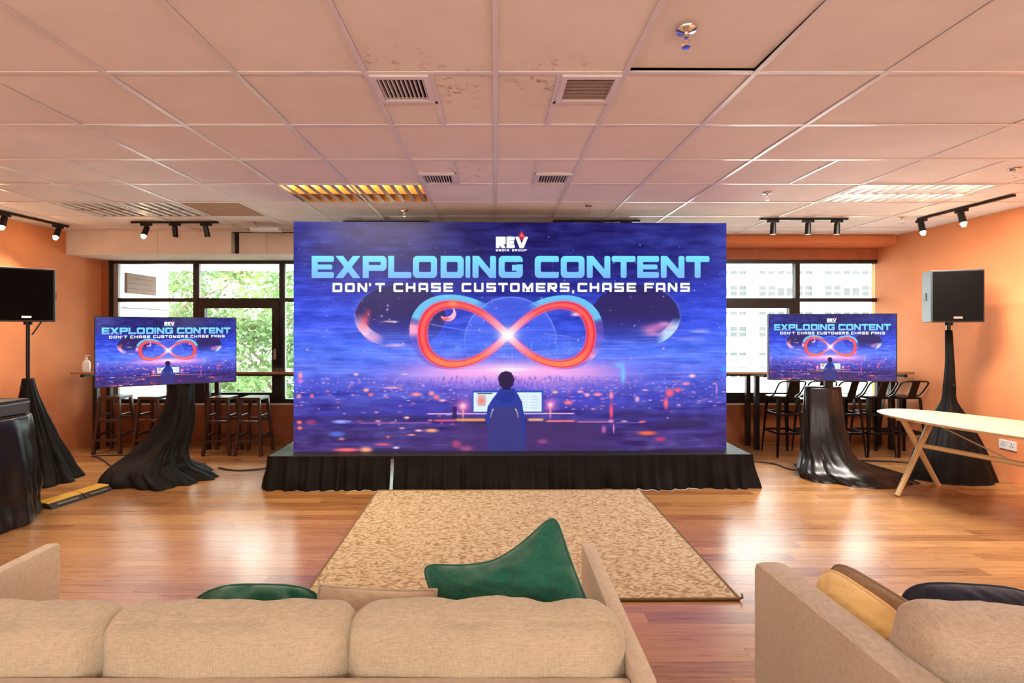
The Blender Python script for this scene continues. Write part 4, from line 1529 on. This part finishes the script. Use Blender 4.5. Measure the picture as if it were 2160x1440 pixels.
def skirt(pts, seed, name='skirt'):
    """gathered cloth strip hung along a polyline"""
    P = [Vector((*p_, 0)) for p_ in pts]
    seg = [(P[i + 1] - P[i]).length for i in range(len(P) - 1)]
    tot = sum(seg)
    n = int(tot / .012)
    top, rows_ = ST_H - .004, 9
    grid = []
    for i in range(n + 1):
        s = tot * i / n
        j = 0
        while j < len(seg) - 1 and s > seg[j]:
            s -= seg[j]
            j += 1
        c = P[j].lerp(P[j + 1], s / seg[j])
        d = (P[j + 1] - P[j]).normalized()
        nrm = Vector((d.y, -d.x, 0))
        # soften the corner direction
        for jj in (j - 1, j + 1):
            if 0 <= jj < len(seg):
                dist_ = s if jj < j else seg[j] - s
                if dist_ < .08:
                    d2 = (P[jj + 1] - P[jj]).normalized()
                    nrm = (nrm + Vector((d2.y, -d2.x, 0)) * (1 - dist_ / .08)).normalized()
        S_ = tot * i / n
        colm = []
        for k in range(rows_ + 1):
            f = k / rows_
            w = math.sin(S_ * 46 + 2.0 * math.sin(S_ * 7 + seed)) * .5 + math.sin(S_ * 91 + seed) * .2 + mnoise.noise((S_ * 5, f * 1.5, seed)) * .8
            outw = .012 + .06 * f ** 1.3 + w * (.007 + .030 * f) + .02 * f * mnoise.noise((S_ * 2.2, seed, f))
            z = top - (top - .002) * f 
            colm.append(c + nrm * max(outw, .004) + Vector((0, 0, max(z, .002))))
        grid.append(colm)
    b = MB()
    m_ = rows_ + 1
    vs = [p_ for c in grid for p_ in c]
    fs = [(i * m_ + k, i * m_ + k + 1, (i + 1) * m_ + k + 1, (i + 1) * m_ + k) for i in range(n) for k in range(rows_)]
    b.add(vs, fs)
    return b.build(name, M['velvet'], stg, smooth=True)


gap = -1.145
skirt([(-ST_W / 2, ST_D), (-ST_W / 2, 0), (gap, 0)], 3)
skirt([(gap + .03, 0), (ST_W / 2, 0), (ST_W / 2, ST_D)], 8)

SW, SH = 4.262, 2.250
led = empty('led_wall', (.158, 4.95, ST_H + .002), YAW, label='huge blue led screen with exploding content lettering and a red infinity sign', cat='screen')
MB().box((-SW / 2 + .002, .006, .002), (SW / 2 - .002, .12, SH - .002)).build('cabinet', M['black'], led)
for i in range(9):
    x = -SW / 2 + .06 + i * (SW - .12) / 8
    MB().box((x - .02, .12, 0.0), (x + .02, .17, SH - .1)).build('rear_post', M['black_metal'], led)


def picture_plane(w, h, m, parent, y=0.0, z0=0.0, name='display'):
    me = bpy.data.meshes.new(name)
    a = .006
    me.from_pydata([(-w / 2, y, z0), (w / 2, y, z0), (w / 2, y, z0 + h), (-w / 2, y, z0 + h),
                    (-w / 2, y + a, z0), (w / 2, y + a, z0), (w / 2, y + a, z0 + h), (-w / 2, y + a, z0 + h)], [],
                   [(0, 1, 2, 3), (5, 4, 7, 6), (4, 0, 3, 7), (1, 5, 6, 2), (3, 2, 6, 7), (4, 5, 1, 0)])
    uv = me.uv_layers.new(name='UVMap')
    for p_ in me.polygons:
        for li in p_.loop_indices:
            c = me.vertices[me.loops[li].vertex_index].co
            uv.data[li].uv = ((c.x + w / 2) / w, (c.z - z0) / h)
    me.materials.append(m)
    return link(name, me, parent)


picture_plane(SW, SH, M['led'], led)

# ------------------------------------------------------------------ televisions on draped stands
def television(loc, rz, label, col_pt):
    t = empty('television', loc, rz, label=label, cat='television')
    w, h, b = 1.232, .70, .008
    MB().box((-w / 2, .004, 0), (w / 2, .045, h)).build('case', M['black'], t, bevel=.006)
    picture_plane(w - 2 * b, h - 2 * b, M['lcd'], t, y=-.003, z0=b)
    f = MB()
    f.box((-w / 2, -.006, 0), (w / 2, .004, b)).box((-w / 2, -.006, h - b), (w / 2, .004, h))
    f.box((-w / 2, -.006, b), (-w / 2 + b, .004, h - b)).box((w / 2 - b, -.006, b), (w / 2, .004, h - b))
    f.build('bezel', M['black'], t)
    MB().box((-.2, .045, .15), (.2, .07, .5)).build('mount', M['black_metal'], t)
    iv = Matrix.Rotation(-rz, 3, 'Z') @ (Vector((col_pt[0], col_pt[1], 0)) - Vector((loc[0], loc[1], 0)))
    MB().box((iv.x - .04, .07, -loc[2] + .02), (iv.x + .04, .11, .45)).build('stand_pole', M['black_metal'], t)
    MB().box((iv.x - .25, -.16, -loc[2]), (iv.x + .25, .3, -loc[2] + .02)).build('stand_foot', M['black_metal'], t)
    return t


television((-3.37, 5.20, .936), R(29), 'flat television on the draped stand between the dark wooden stools', (-3.33, 5.27))
television((3.50, 5.24, .972), R(-8.5), 'flat television on the draped stand before the metal bar stools', (3.52, 5.29))
drape('stand_drape', [(.97, -3.36, 5.36, .13, .11, .03), (.75, -3.35, 5.34, .135, .12, .08), (.45, -3.40, 5.30, .185, .16, .14), (.24, -3.49, 5.22, .26, .22, .18),
                      (.12, -3.50, 5.13, .36, .29, .18), (.05, -3.42, 5.09, .45, .35, .18), (.004, -3.37, 5.08, .49, .37, .17)],
      M['velvet'], 'black cloth wrapped round the stand of the television by the wooden stools', 'drape', folds=8, seed=4)
drape('stand_drape', [(.90, 3.49, 5.36, .19, .08, .02), (.70, 3.47, 5.33, .20, .12, .05), (.40, 3.46, 5.30, .22, .16, .10), (.18, 3.46, 5.22, .26, .22, .12),
                      (.08, 3.56, 5.14, .44, .28, .10), (.02, 3.66, 5.10, .52, .30, .12), (.004, 3.68, 5.09, .53, .31, .13)],
      M['satin'], 'black satin cloth wrapped round the stand of the television by the metal stools', 'drape', folds=7, seed=12)

# ------------------------------------------------------------------ loudspeakers
def speaker(loc, rz, label):
    t = empty('loudspeaker', loc, rz, label=label, cat='loudspeaker')
    h = .52
    pr = [(-.21, -.19), (.21, -.19), (.21, .02), (.13, .19), (-.13, .19), (-.21, .02)]
    MB().loft([[(x, y, z) for x, y in pr] for z in (0, h)]).build('cabinet', M['box_paint'], t, bevel=.008)
    gr = MB().box((-.195, -.204, .015), (.195, -.188, h - .015)).build('grille', M['grille'], t, bevel=.006)
    MB().box((-.035, -.2065, .035), (.035, -.2035, .055)).build('badge', M['silver'], gr)
    for s in (-1, 1):
        MB().box((s * .211 - .004, -.08, .22), (s * .211 + .004, .0, .30)).build('side_handle', M['black'], t, bevel=.002)
    MB().lathe([(.001, 0), (.035, 0), (.035, -.03), (.001, -.03)], 16).build('pole_mount', M['black_metal'], t, smooth='auto')
    return t


def stand(loc, top, label, low=.0):
    t = empty('speaker_stand', loc, label=label, cat='speaker stand')
    MB().tube([(0, 0, .75), (0, 0, top)], .017, 12).build('pole', M['black_metal'], t, smooth='auto')
    MB().tube([(0, 0, .25), (0, 0, .95)], .022, 12).build('sleeve', M['black_metal'], t, smooth='auto')
    MB().tube([(0, 0, .90), (0, 0, .98)], .032, 12).build('collar', M['black'], t, smooth='auto')
    MB().tube([(0, -.03, .94), (0, -.075, .94)], .012, 8).build('knob', M['black'], t, smooth='auto')
    for k in range(3):
        a = math.radians(90 + 120 * k)
        MB().tube([(.02 * math.cos(a), .02 * math.sin(a), .62), (.24 * math.cos(a), .24 * math.sin(a), .012)], .011, 8).build('leg', M['black_metal'], t, smooth='auto')
        MB().tube([(.02 * math.cos(a), .02 * math.sin(a), .30), (.13 * math.cos(a), .13 * math.sin(a), .30)], .008, 8).build('brace', M['black_metal'], t, smooth='auto')
    return t


s1 = (-4.665, 5.02, 0)
stand(s1, 1.555, 'black tripod stand of the loudspeaker beside the draped table')
speaker((s1[0], s1[1], 1.585), R(40), 'black loudspeaker raised on a stand beside the draped table')
MB().bar((.03, -.01, -.13), (.10, -.01, 0.0), .014).build('tilt_bracket', M['black_metal'], [o for o in col.objects if o.name == 'loudspeaker'][0])
drape('speaker_drape', [(1.02, s1[0], s1[1], .045, .045, .06), (.85, s1[0] + .01, s1[1], .075, .07, .10), (.62, s1[0] + .04, s1[1], .13, .12, .14), (.35, s1[0] + .07, s1[1], .21, .19, .14),
                        (.10, s1[0] + .10, s1[1] - .01, .30, .27, .12), (.02, s1[0] + .11, s1[1] - .02, .34, .30, .14), (.004, s1[0] + .11, s1[1] - .02, .35, .31, .14)],
      M['velvet'], 'black cloth draped over the speaker tripod beside the draped table', 'drape', folds=9, seed=21)
s2 = (4.64, 5.15, 0)
stand(s2, 1.550, 'black tripod stand of the loudspeaker behind the oval table')
speaker((s2[0], s2[1], 1.58), R(-22), 'black loudspeaker with a lit grey side behind the oval table')
drape('speaker_drape', [(1.50, s2[0], s2[1], .028, .028, .10), (1.2, s2[0] + .01, s2[1], .034, .034, .16), (.95, s2[0] + .005, s2[1], .045, .045, .18), (.80, s2[0], s2[1], .055, .055, .16), (.72, s2[0], s2[1], .085, .085, .12),
                        (.60, s2[0] + .01, s2[1], .15, .13, .10), (.32, s2[0] - .01, s2[1] - .02, .27, .22, .08), (.08, s2[0] - .02, s2[1] - .03, .37, .26, .06),
                        (.02, s2[0] - .02, s2[1] - .03, .39, .27, .07), (.004, s2[0] - .02, s2[1] - .03, .40, .28, .07)],
      M['velvet'], 'black cloth wrapped along the speaker pole behind the oval table', 'drape', folds=8, seed=31)

# ------------------------------------------------------------------ draped equipment table with case
tbx, tby = -4.09, 3.78
tb = empty('equipment_table', (tbx, tby, 0), label='round table hidden under the shiny black cloth', cat='table')
MB().lathe([(.001, .80), (.40, .80), (.40, .83), (.001, .83)], 40).build('table_top', M['deck'], tb, smooth='auto')
MB().tube([(0, 0, .02), (0, 0, .80)], .03, 12).build('leg', M['black_metal'], tb, smooth='auto')
MB().lathe([(.001, 0), (.24, 0), (.22, .02), (.001, .03)], 24).build('base', M['black_metal'], tb, smooth='auto')
drape('tablecloth', [(.842, tbx, tby, .30, .30, .0), (.838, tbx, tby, .40, .40, .01), (.80, tbx, tby, .43, .43, .03), (.60, tbx, tby, .44, .44, .06), (.30, tbx, tby, .46, .46, .08),
                     (.12, tbx, tby, .46, .46, .09), (.03, tbx, tby, .46, .46, .10), (.004, tbx, tby, .45, .45, .10)],
      M['satin'], 'shiny black satin cloth hanging over the round table by the orange wall', 'tablecloth', folds=7, seed=41, square=2.3)
cs = empty('equipment_case', (tbx + .085, tby + .10, .845), R(-4), label='dark equipment case with silver latches on the draped table', cat='case')
MB().box((-.24, -.19, 0), (.24, .19, .085)).build('body', M['box_paint'], cs, bevel=.006)
MB().box((-.24, -.19, .089), (.24, .19, .115)).build('lid', M['black'], cs, bevel=.006)
MB().box((-.242, -.193, .083), (.242, .193, .091)).build('rim', M['silver'], cs)
for x in (-.15, .16):
    MB().box((x - .03, -.202, .055), (x + .03, -.189, .105)).build('latch', M['silver'], cs, bevel=.003)
MB().tube([(.16 + .055 * math.cos(R(a)), -.06, .115 + .085 * math.sin(R(a))) for a in range(0, 181, 15)], .010, 10).build('handle', M['silver'], cs, smooth='auto')
MB().lathe([(.001, .115), (.035, .115), (.030, .15), (.001, .15)], 18, (.16, -.06, 0)).build('knob', M['chrome'], cs, smooth='auto')

# yellow and black cable ramp
for k, (a, b) in enumerate((((-3.705, 4.76), (-3.765, 4.525)), ((-3.766, 4.52), (-3.835, 4.25)))):
    a, b = Vector((*a, 0)), Vector((*b, 0))
    d = (b - a).normalized()
    n_ = Vector((-d.y, d.x, 0))
    t = empty('cable_ramp', (a + b) / 2, label=['yellow topped cable ramp section next to the television drape', 'yellow topped cable ramp section next to the shiny tablecloth'][k], cat='cable ramp')
    ln = (b - a).length / 2

    def pr(pts):
        return [[d * s + n_ * x + Vector((0, 0, z)) for x, z in pts] for s in (-ln + .002, ln - .002)]
    MB().loft(pr([(-.12, 0), (.12, 0), (.065, .04), (-.065, .04)])).build('ramp_body', M['rubber'], t)
    MB().loft(pr([(-.062, .0405), (.062, .0405), (.058, .05), (-.058, .05)])).build('lid', M['yellow_pvc'], t)
    for s in (-.4, 0, .4):
        for x in (-.092, .092):
            MB().box((-.03, -.012, .018), (.03, .012, .026)).build('slot', M['frame_grey'], t, loc=d * s * ln + n_ * x, rot=(0, 0, math.atan2(d.y, d.x)))

# ------------------------------------------------------------------ bar counters
def counter(x0, x1, legs, label):
    t = empty('bar_counter', ((x0 + x1) / 2, 6.3, 0), label=label, cat='counter')
    cx = (x0 + x1) / 2
    MB().box((x0 - cx, -.27, .965), (x1 - cx, .28, .995)).build('worktop', M['counter'], t, bevel=.004)
    for x in legs:
        for y in (-.0, .22):
            MB().box((x - cx - .027, y - .027, 0), (x - cx + .027, y + .027, .925)).build('leg', M['frame'], t, bevel=.003)
        MB().box((x - cx - .02, -.22, .925), (x - cx + .02, .25, .965)).build('bracket', M['frame'], t)
    MB().box((x0 - cx + .1, .20, .90), (x1 - cx - .1, .24, .965)).build('apron', M['frame'], t)
    return t


counter(-5.10, -1.75, (-5.0, -3.60, -1.95), 'long wooden bar counter under the windows facing the trees')
counter(1.95, 5.03, (2.15, 3.27, 4.96), 'long wooden bar counter under the windows facing the white building')


# wooden stools
def wood_stool():
    t = empty('wooden_stool', group='dark wooden bar stools')
    t['category'] = 'stool'
    MB().box((-.125, -.125, .655), (.125, .125, .69)).build('seat', M['stool_wood'], t, bevel=.006)
    for sx in (-1, 1):
        for sy in (-1, 1):
            MB().bar((sx * .155, sy * .155, 0), (sx * .108, sy * .108, .655), .034).build('leg', M['stool_wood'], t, bevel=.003)
    for z in (.43, .20):
        o = .155 - .047 * z / .655
        for s in (-1, 1):
            MB().bar((-o, s * o, z - .03), (o, s * o, z - .03), .024, .03).build('rung', M['stool_wood'], t)
            MB().bar((s * o, -o, z + .03), (s * o, o, z + .03), .024, .03).build('rung', M['stool_wood'], t)
    return t


ws = wood_stool()
WL = ['dark wooden bar stool by the counter end with the sanitizer bottle', 'dark wooden bar stool half hidden behind the television drape',
      'dark wooden bar stool between the television drape and another stool', 'dark wooden bar stool next to the stage of the big screen']
for k, (x, y, a) in enumerate(((-4.68, 6.33, 3), (-4.20, 6.33, -2), (-3.32, 6.26, 2), (-2.93, 6.25, -1))):
    o = ws if k == 0 else copy_tree(ws)
    o.location = (x, y - .13, 0)
    o.rotation_euler = (0, 0, R(a))
    o['label'] = WL[k]


# metal stools with low backs
def metal_stool():
    t = empty('metal_stool', group='black metal bar stools with low backs')
    t['category'] = 'stool'
    m = M['black_metal']
    b = MB()
    rings = []
    for z, hw in ((.685, .150), (.70, .155), (.705, .148)):
        rings.append([(math.copysign(abs(math.cos(a)) ** .5, math.cos(a)) * hw, math.copysign(abs(math.sin(a)) ** .5, math.sin(a)) * hw, z) for a in [2 * math.pi * k / 32 for k in range(32)]])
    b.loft(rings)
    b.build('seat', m, t, smooth='auto')
    for sx in (-1, 1):
        for sy in (-1, 1):
            lg = MB()
            ring = []
            for z, o, w in ((0, .168, .016), (.02, .167, .018), (.685, .132, .042)):
                c = Vector((sx * o, sy * o, z))
                ring.append([c + Vector((-sx * w, 0, 0)), c, c + Vector((0, -sy * w, 0)), c + Vector((-sx * w * .35, -sy * w * .35, 0))])
            lg.loft(ring)
            lg.build('leg', m, t)
    for z in (.28, .50):
        o = .168 - .036 * z / .685 - .006
        for s in (-1, 1):
            MB().bar((-o, s * o, z), (o, s * o, z), .006, .028).build('rung', m, t)
            MB().bar((s * o, -o, z), (s * o, o, z), .006, .028).build('rung', m, t)
    hp = [(-.150, .02, .69), (-.155, -.08, .735), (-.160, -.165, .84), (-.150, -.20, .885), (-.11, -.215, .90), (0, -.225, .903),
          (.11, -.215, .90), (.150, -.20, .885), (.160, -.165, .84), (.155, -.08, .735), (.150, .02, .69)]
    hp = [Vector(v) for v in hp]
    sm = [Vector(v) for v in smooth_interp([tuple(v) for v in hp], 41)]
    MB().tube(sm, .0095, 8).build('back_hoop', m, t, smooth='auto')
    sp = MB()
    sp.loft([[(-w, y, z), (w, y, z), (w, y + .006, z), (-w, y + .006, z)] for w, y, z in ((.05, -.145, .70), (.046, -.165, .76), (.044, -.20, .85), (.046, -.222, .90))])
    sp.build('back_splat', m, t)
    return t


ms = metal_stool()
ML = ['black metal bar stool with low back next to the big screen stage', 'black metal bar stool hidden behind the satin stand drape', 'black metal bar stool just past the satin stand drape',
      'black metal bar stool between two others past the satin drape', 'black metal bar stool with low back in the corner by the orange wall']
for k, (x, y, a) in enumerate(((3.46, 6.06, 2), (3.83, 6.06, -2), (4.18, 6.06, 1), (4.535, 6.06, -1), (4.885, 6.05, 0))):
    o = ms if k == 0 else copy_tree(ms)
    o.location = (x, y, 0)
    o.rotation_euler = (0, 0, R(a))
    o['label'] = ML[k]

# hand sanitizer
bt = empty('pump_bottle', (-5.01, 6.16, .995), label='clear pump bottle on the counter end by the orange wall', cat='bottle')
MB().lathe([(.001, 0), (.040, 0), (.042, .01), (.042, .10), (.035, .12), (.015, .135), (.015, .145), (.001, .145)], 20).build('body', M['clear'], bt, smooth='auto')
MB().lathe([(.0425, .03), (.0428, .031), (.0428, .09), (.0425, .091)], 20).build('label_band', M['label_white'], bt, smooth='auto')
MB().lathe([(.001, .145), (.017, .145), (.017, .165), (.006, .168), (.006, .19), (.001, .19)], 14).build('pump', M['label_white'], bt, smooth='auto')
MB().bar((-.015, 0, .192), (.045, 0, .190), .014, .010).build('spout', M['label_white'], bt)


# floor cables
def cable(pts, label, r_=.008):
    o = MB()
    sm = [Vector(v) for v in smooth_interp(pts, 40)]
    c = sum(sm, Vector()) / len(sm)
    c.z = 0
    o.tube([v - c for v in sm], r_, 7)
    return tag(o.build('floor_cable', M['rubber'], loc=c, smooth=True), label, 'cable')


cable([(-4.25, 5.55, .009), (-4.6, 5.85, .009), (-4.75, 5.95, .009), (-4.3, 5.98, .009), (-3.8, 5.8, .009), (-3.55, 5.7, .009)], 'black cable looping over the floor beside the speaker tripod cloth')
cable([(-3.0, 5.45, .009), (-2.75, 5.35, .009), (-2.5, 5.42, .009), (-2.32, 5.55, .009), (-2.15, 5.75, .009), (-2.0, 5.78, .009)], 'black cable from the television drape to behind the stage')
cable([(2.62, 5.55, .009), (2.85, 5.72, .009), (3.1, 5.62, .009), (3.15, 5.42, .009), (3.2, 5.36, .009)], 'black cable curling between stage and satin drape')
cable([(3.7, 5.72, .009), (4.0, 5.75, .009), (4.3, 5.74, .009), (4.62, 5.66, .009), (4.66, 5.45, .009)], 'black cable lying before the metal bar stools')

# ------------------------------------------------------------------ rug
rg = empty('rug', (.135, 3.752, 0), R(.4), label='rectangular beige woven rug before the stage', cat='rug')
hw, hd = 1.225, .942
bm = bmesh.new()
bmesh.ops.create_grid(bm, x_segments=60, y_segments=48, size=1.0)
for v in bm.verts:
    v.co = Vector((v.co.x * hw, v.co.y * hd, .011 + .002 * mnoise.noise((v.co.x * 4, v.co.y * 4, 2))))
ex = bmesh.ops.extrude_face_region(bm, geom=bm.faces[:])
for v in [g for g in ex['geom'] if isinstance(g, bmesh.types.BMVert)]:
    v.co.z = .001
bmesh.ops.recalc_face_normals(bm, faces=bm.faces)
me = bpy.data.meshes.new('weave')
bm.to_mesh(me)
bm.free()
me.materials.append(M['rug'])
link('weave', me, rg)
ring = [(-hw, -hd), (hw, -hd), (hw, hd), (-hw, hd)]
for i in range(4):
    a, b = ring[i], ring[(i + 1) % 4]
    MB().tube([(*a, .009), (*b, .009)], .0085, 8).build('binding', M['rug_edge'], rg, smooth='auto')
MB().tube([(hw, -hd, .012), (hw + .015, -hd - .006, .018), (hw + .02, -hd + .012, .03)], .006, 6).build('loose_thread', M['rug_edge'], rg, smooth=True)

# ------------------------------------------------------------------ sofa seen from behind
ARM_Z = .60
sf = empty('sofa', (-.755, 1.75, 0), label='sand linen three seat sofa with its back towards the lounge', cat='sofa')
ox, oy = -.755, 1.75


def sb(nm, a, b, mt=M['sofa'], bev=.018, parent=sf):
    return MB().box((a[0] - ox, a[1] - oy, a[2]), (b[0] - ox, b[1] - oy, b[2])).build(nm, mt, parent, bevel=bev, smooth='auto')


sb('base', (-1.88, 1.40, .10), (.37, 2.14, .225))
sb('arm', (.37, 1.32, .10), (.43, 2.18, ARM_Z), M['sofa_in'])
sb('arm', (-1.94, 1.32, .10), (-1.88, 2.18, ARM_Z), M['sofa_in'])
sb('backrest', (-1.88, 1.32, .10), (.37, 1.385, .572), M['sofa_in'])
for x in (-1.86, .35):
    for y in (1.38, 2.10):
        MB().tube([(x - ox, y - oy, 0), (x - ox, y - oy, .12)], [.018, .024], 10).build('leg', M['black_metal'], sf, smooth='auto')
for k, (xa, xb) in enumerate(((-1.872, -1.135), (-1.128, -.423), (-.417, .366))):
    c = (xa + xb) / 2
    cushion('seat_cushion', (xb - xa) / 2 - .003, .37, .075, .05, M['sofa_in'], sf, (c - ox, 1.765 - oy, .295), bulge=.05, seed=k + 3)
for k, (xa, xb) in enumerate(((-1.880, -1.118), (-1.130, -.418), (-.424, .370))):
    c = (xa + xb) / 2
    cushion('back_cushion', (xb - xa) / 2 + .004, .088, .145, .078, M['sofa'], sf, (c - ox, 1.487 - oy, .560), rot=(R(-6), 0, R((0, .8, -.4)[k])), bulge=.13, seed=k * 7 + 1, wr=.015, n=38)

pillow('throw_pillow', .55, .45, .19, M['green'], (.045, 1.80, .555), (R(-14), R(-23), R(-6)), 'green velvet throw pillow with one corner up at the sofa arm', pinch=.05, top_sag=.075, seed=5, wr=.020, rp=9.0)
pillow('throw_pillow', .50, .40, .16, M['green'], (-.83, 1.70, .436), (R(-28), R(5), R(8)), 'green velvet throw pillow sunk behind the middle sofa cushion', pinch=.0, seed=9, wr=.020, rp=3.2)
pillow('throw_pillow', .42, .36, .14, M['sofa_in'], (-.42, 1.70, .452), (R(-22), R(1.0), R(-3)), 'sand linen throw pillow between the two green ones', pinch=.05, seed=13, wr=.008)

# ------------------------------------------------------------------ second sofa
s2o = empty('armchair_sofa', (1.078, 1.02, 0), R(3.3), label='taupe linen sofa with a thick arm and mixed pillows', cat='sofa')


def s2(nm, a, b, mt=M['sofa2'], bev=.03):
    return MB().box(a, b).build(nm, mt, s2o, bevel=bev, smooth='auto')


s2('arm', (0, 0, .08), (.125, .985, .605), M['sofa2'], .035)
s2('base', (.125, .06, .10), (1.60, .96, .26), M['sofa2'], .02)
s2('backrest', (.125, 0, .10), (1.60, .10, .58), M['sofa2'], .03)
s2('arm', (1.60, 0, .08), (1.725, .985, .605), M['sofa2'], .035)
for k in range(2):
    cushion('seat_cushion', .365, .40, .07, .05, M['sofa2'], s2o, (.495 + .737 * k, .545, .325), bulge=.06, seed=k + 23)
for k in range(2):
    cushion('back_cushion', .365, .10, .175, .085, M['sofa2'], s2o, (.488 + .737 * k, .40 - .03 * k, .545), rot=(R(16), R(3), R(-6)), bulge=.14, seed=k + 33, wr=.011, n=30)
for x in (.05, 1.675):
    for y in (.06, .92):
        MB().tube([(x, y, 0), (x, y, .09)], .02, 10).build('leg', M['black_metal'], s2o, smooth='auto')
pillow('throw_pillow', .40, .25, .15, M['yellow'], (1.252, 1.735, .505), (R(8), 0, R(93)), 'yellow throw pillow leaning on the thick arm of the taupe sofa', pinch=.0, seed=3, wr=.005, rp=4.0)
pillow('throw_pillow', .46, .25, .10, M['brownp'], (1.335, 1.765, .497), (R(12), 0, R(95)), 'brown throw pillow behind the yellow one', pinch=.0, seed=6, wr=.006, rp=4.5)
pillow('throw_pillow', .52, .30, .16, M['navy'], (1.73, 1.80, .445), (R(-16), R(2), R(-3)), 'dark navy throw pillow on the taupe sofa', pinch=.0, seed=8, wr=.008, rp=3.6)

# ------------------------------------------------------------------ oval table
ud = Vector((.38, -.925, 0)).normalized()
ang = math.atan2(ud.y, ud.x)
tl = empty('oval_table', (3.96, 4.71, 0), ang, label='long oval birch table on crossed round legs', cat='table')
# local x runs along the table towards the camera; the far end is at x = -0.30
LA, LB = 1.02, .435
tcx = LA - .30
ring0 = []
for k in range(96):
    a = 2 * math.pi * k / 96
    e = 2 / 2.5
    ring0.append((tcx + math.copysign(abs(math.cos(a)) ** e, math.cos(a)) * LA, math.copysign(abs(math.sin(a)) ** e, math.sin(a)) * LB))
cxm = tcx
rings = [[(cxm + (x - cxm) * s, y * s, z) for x, y in ring0] for s, z in ((.965, .695), (.995, .708), (1.0, .716), (.995, .720))]
MB().loft(rings).build('table_top', M['birch'], tl, smooth='auto')
for x in (0.0, 1.44):
    for s in (-1, 1):
        a_ = Vector((x + s * .022, -s * .36, 0.004))
        b_ = Vector((x + s * .022, s * .20, .69))
        MB().tube([a_, b_], [.022, .026], 14).build('leg', M['beech'], tl, smooth='auto')
    MB().bar((x, -.27, .683), (x, .27, .683), .07, .022).build('leg_plate', M['beech'], tl)
MB().tube([(-.01, .0, .43), (1.45, .0, .43)], .021, 14).build('stretcher', M['beech'], tl, smooth='auto')
for a_, b_ in (((.06, .0, .68), (.66, 0, .44)), ((1.38, .0, .68), (.78, 0, .44))):
    MB().tube([a_, b_], .007, 8).build('brace_rod', M['silver'], tl, smooth='auto')

# double socket on the right wall
so = empty('wall_socket', (XR, 5.0, .36), label='white double socket low on the orange wall by the oval table', cat='socket')
MB().box((-.012, -.085, -.045), (0.0, .085, .045)).build('plate', M['white_paint'], so, bevel=.003)
for y in (-.042, .042):
    for dy, dz in ((0, .016), (-.012, -.008), (.012, -.008)):
        MB().box((-.0135, y + dy - .003, dz - .006), (-.0118, y + dy + .003, dz + .006)).build('slot', M['black'], so)
    MB().box((-.016, y - .03, .022), (-.012, y - .018, .036)).build('switch', M['white_paint'], so)
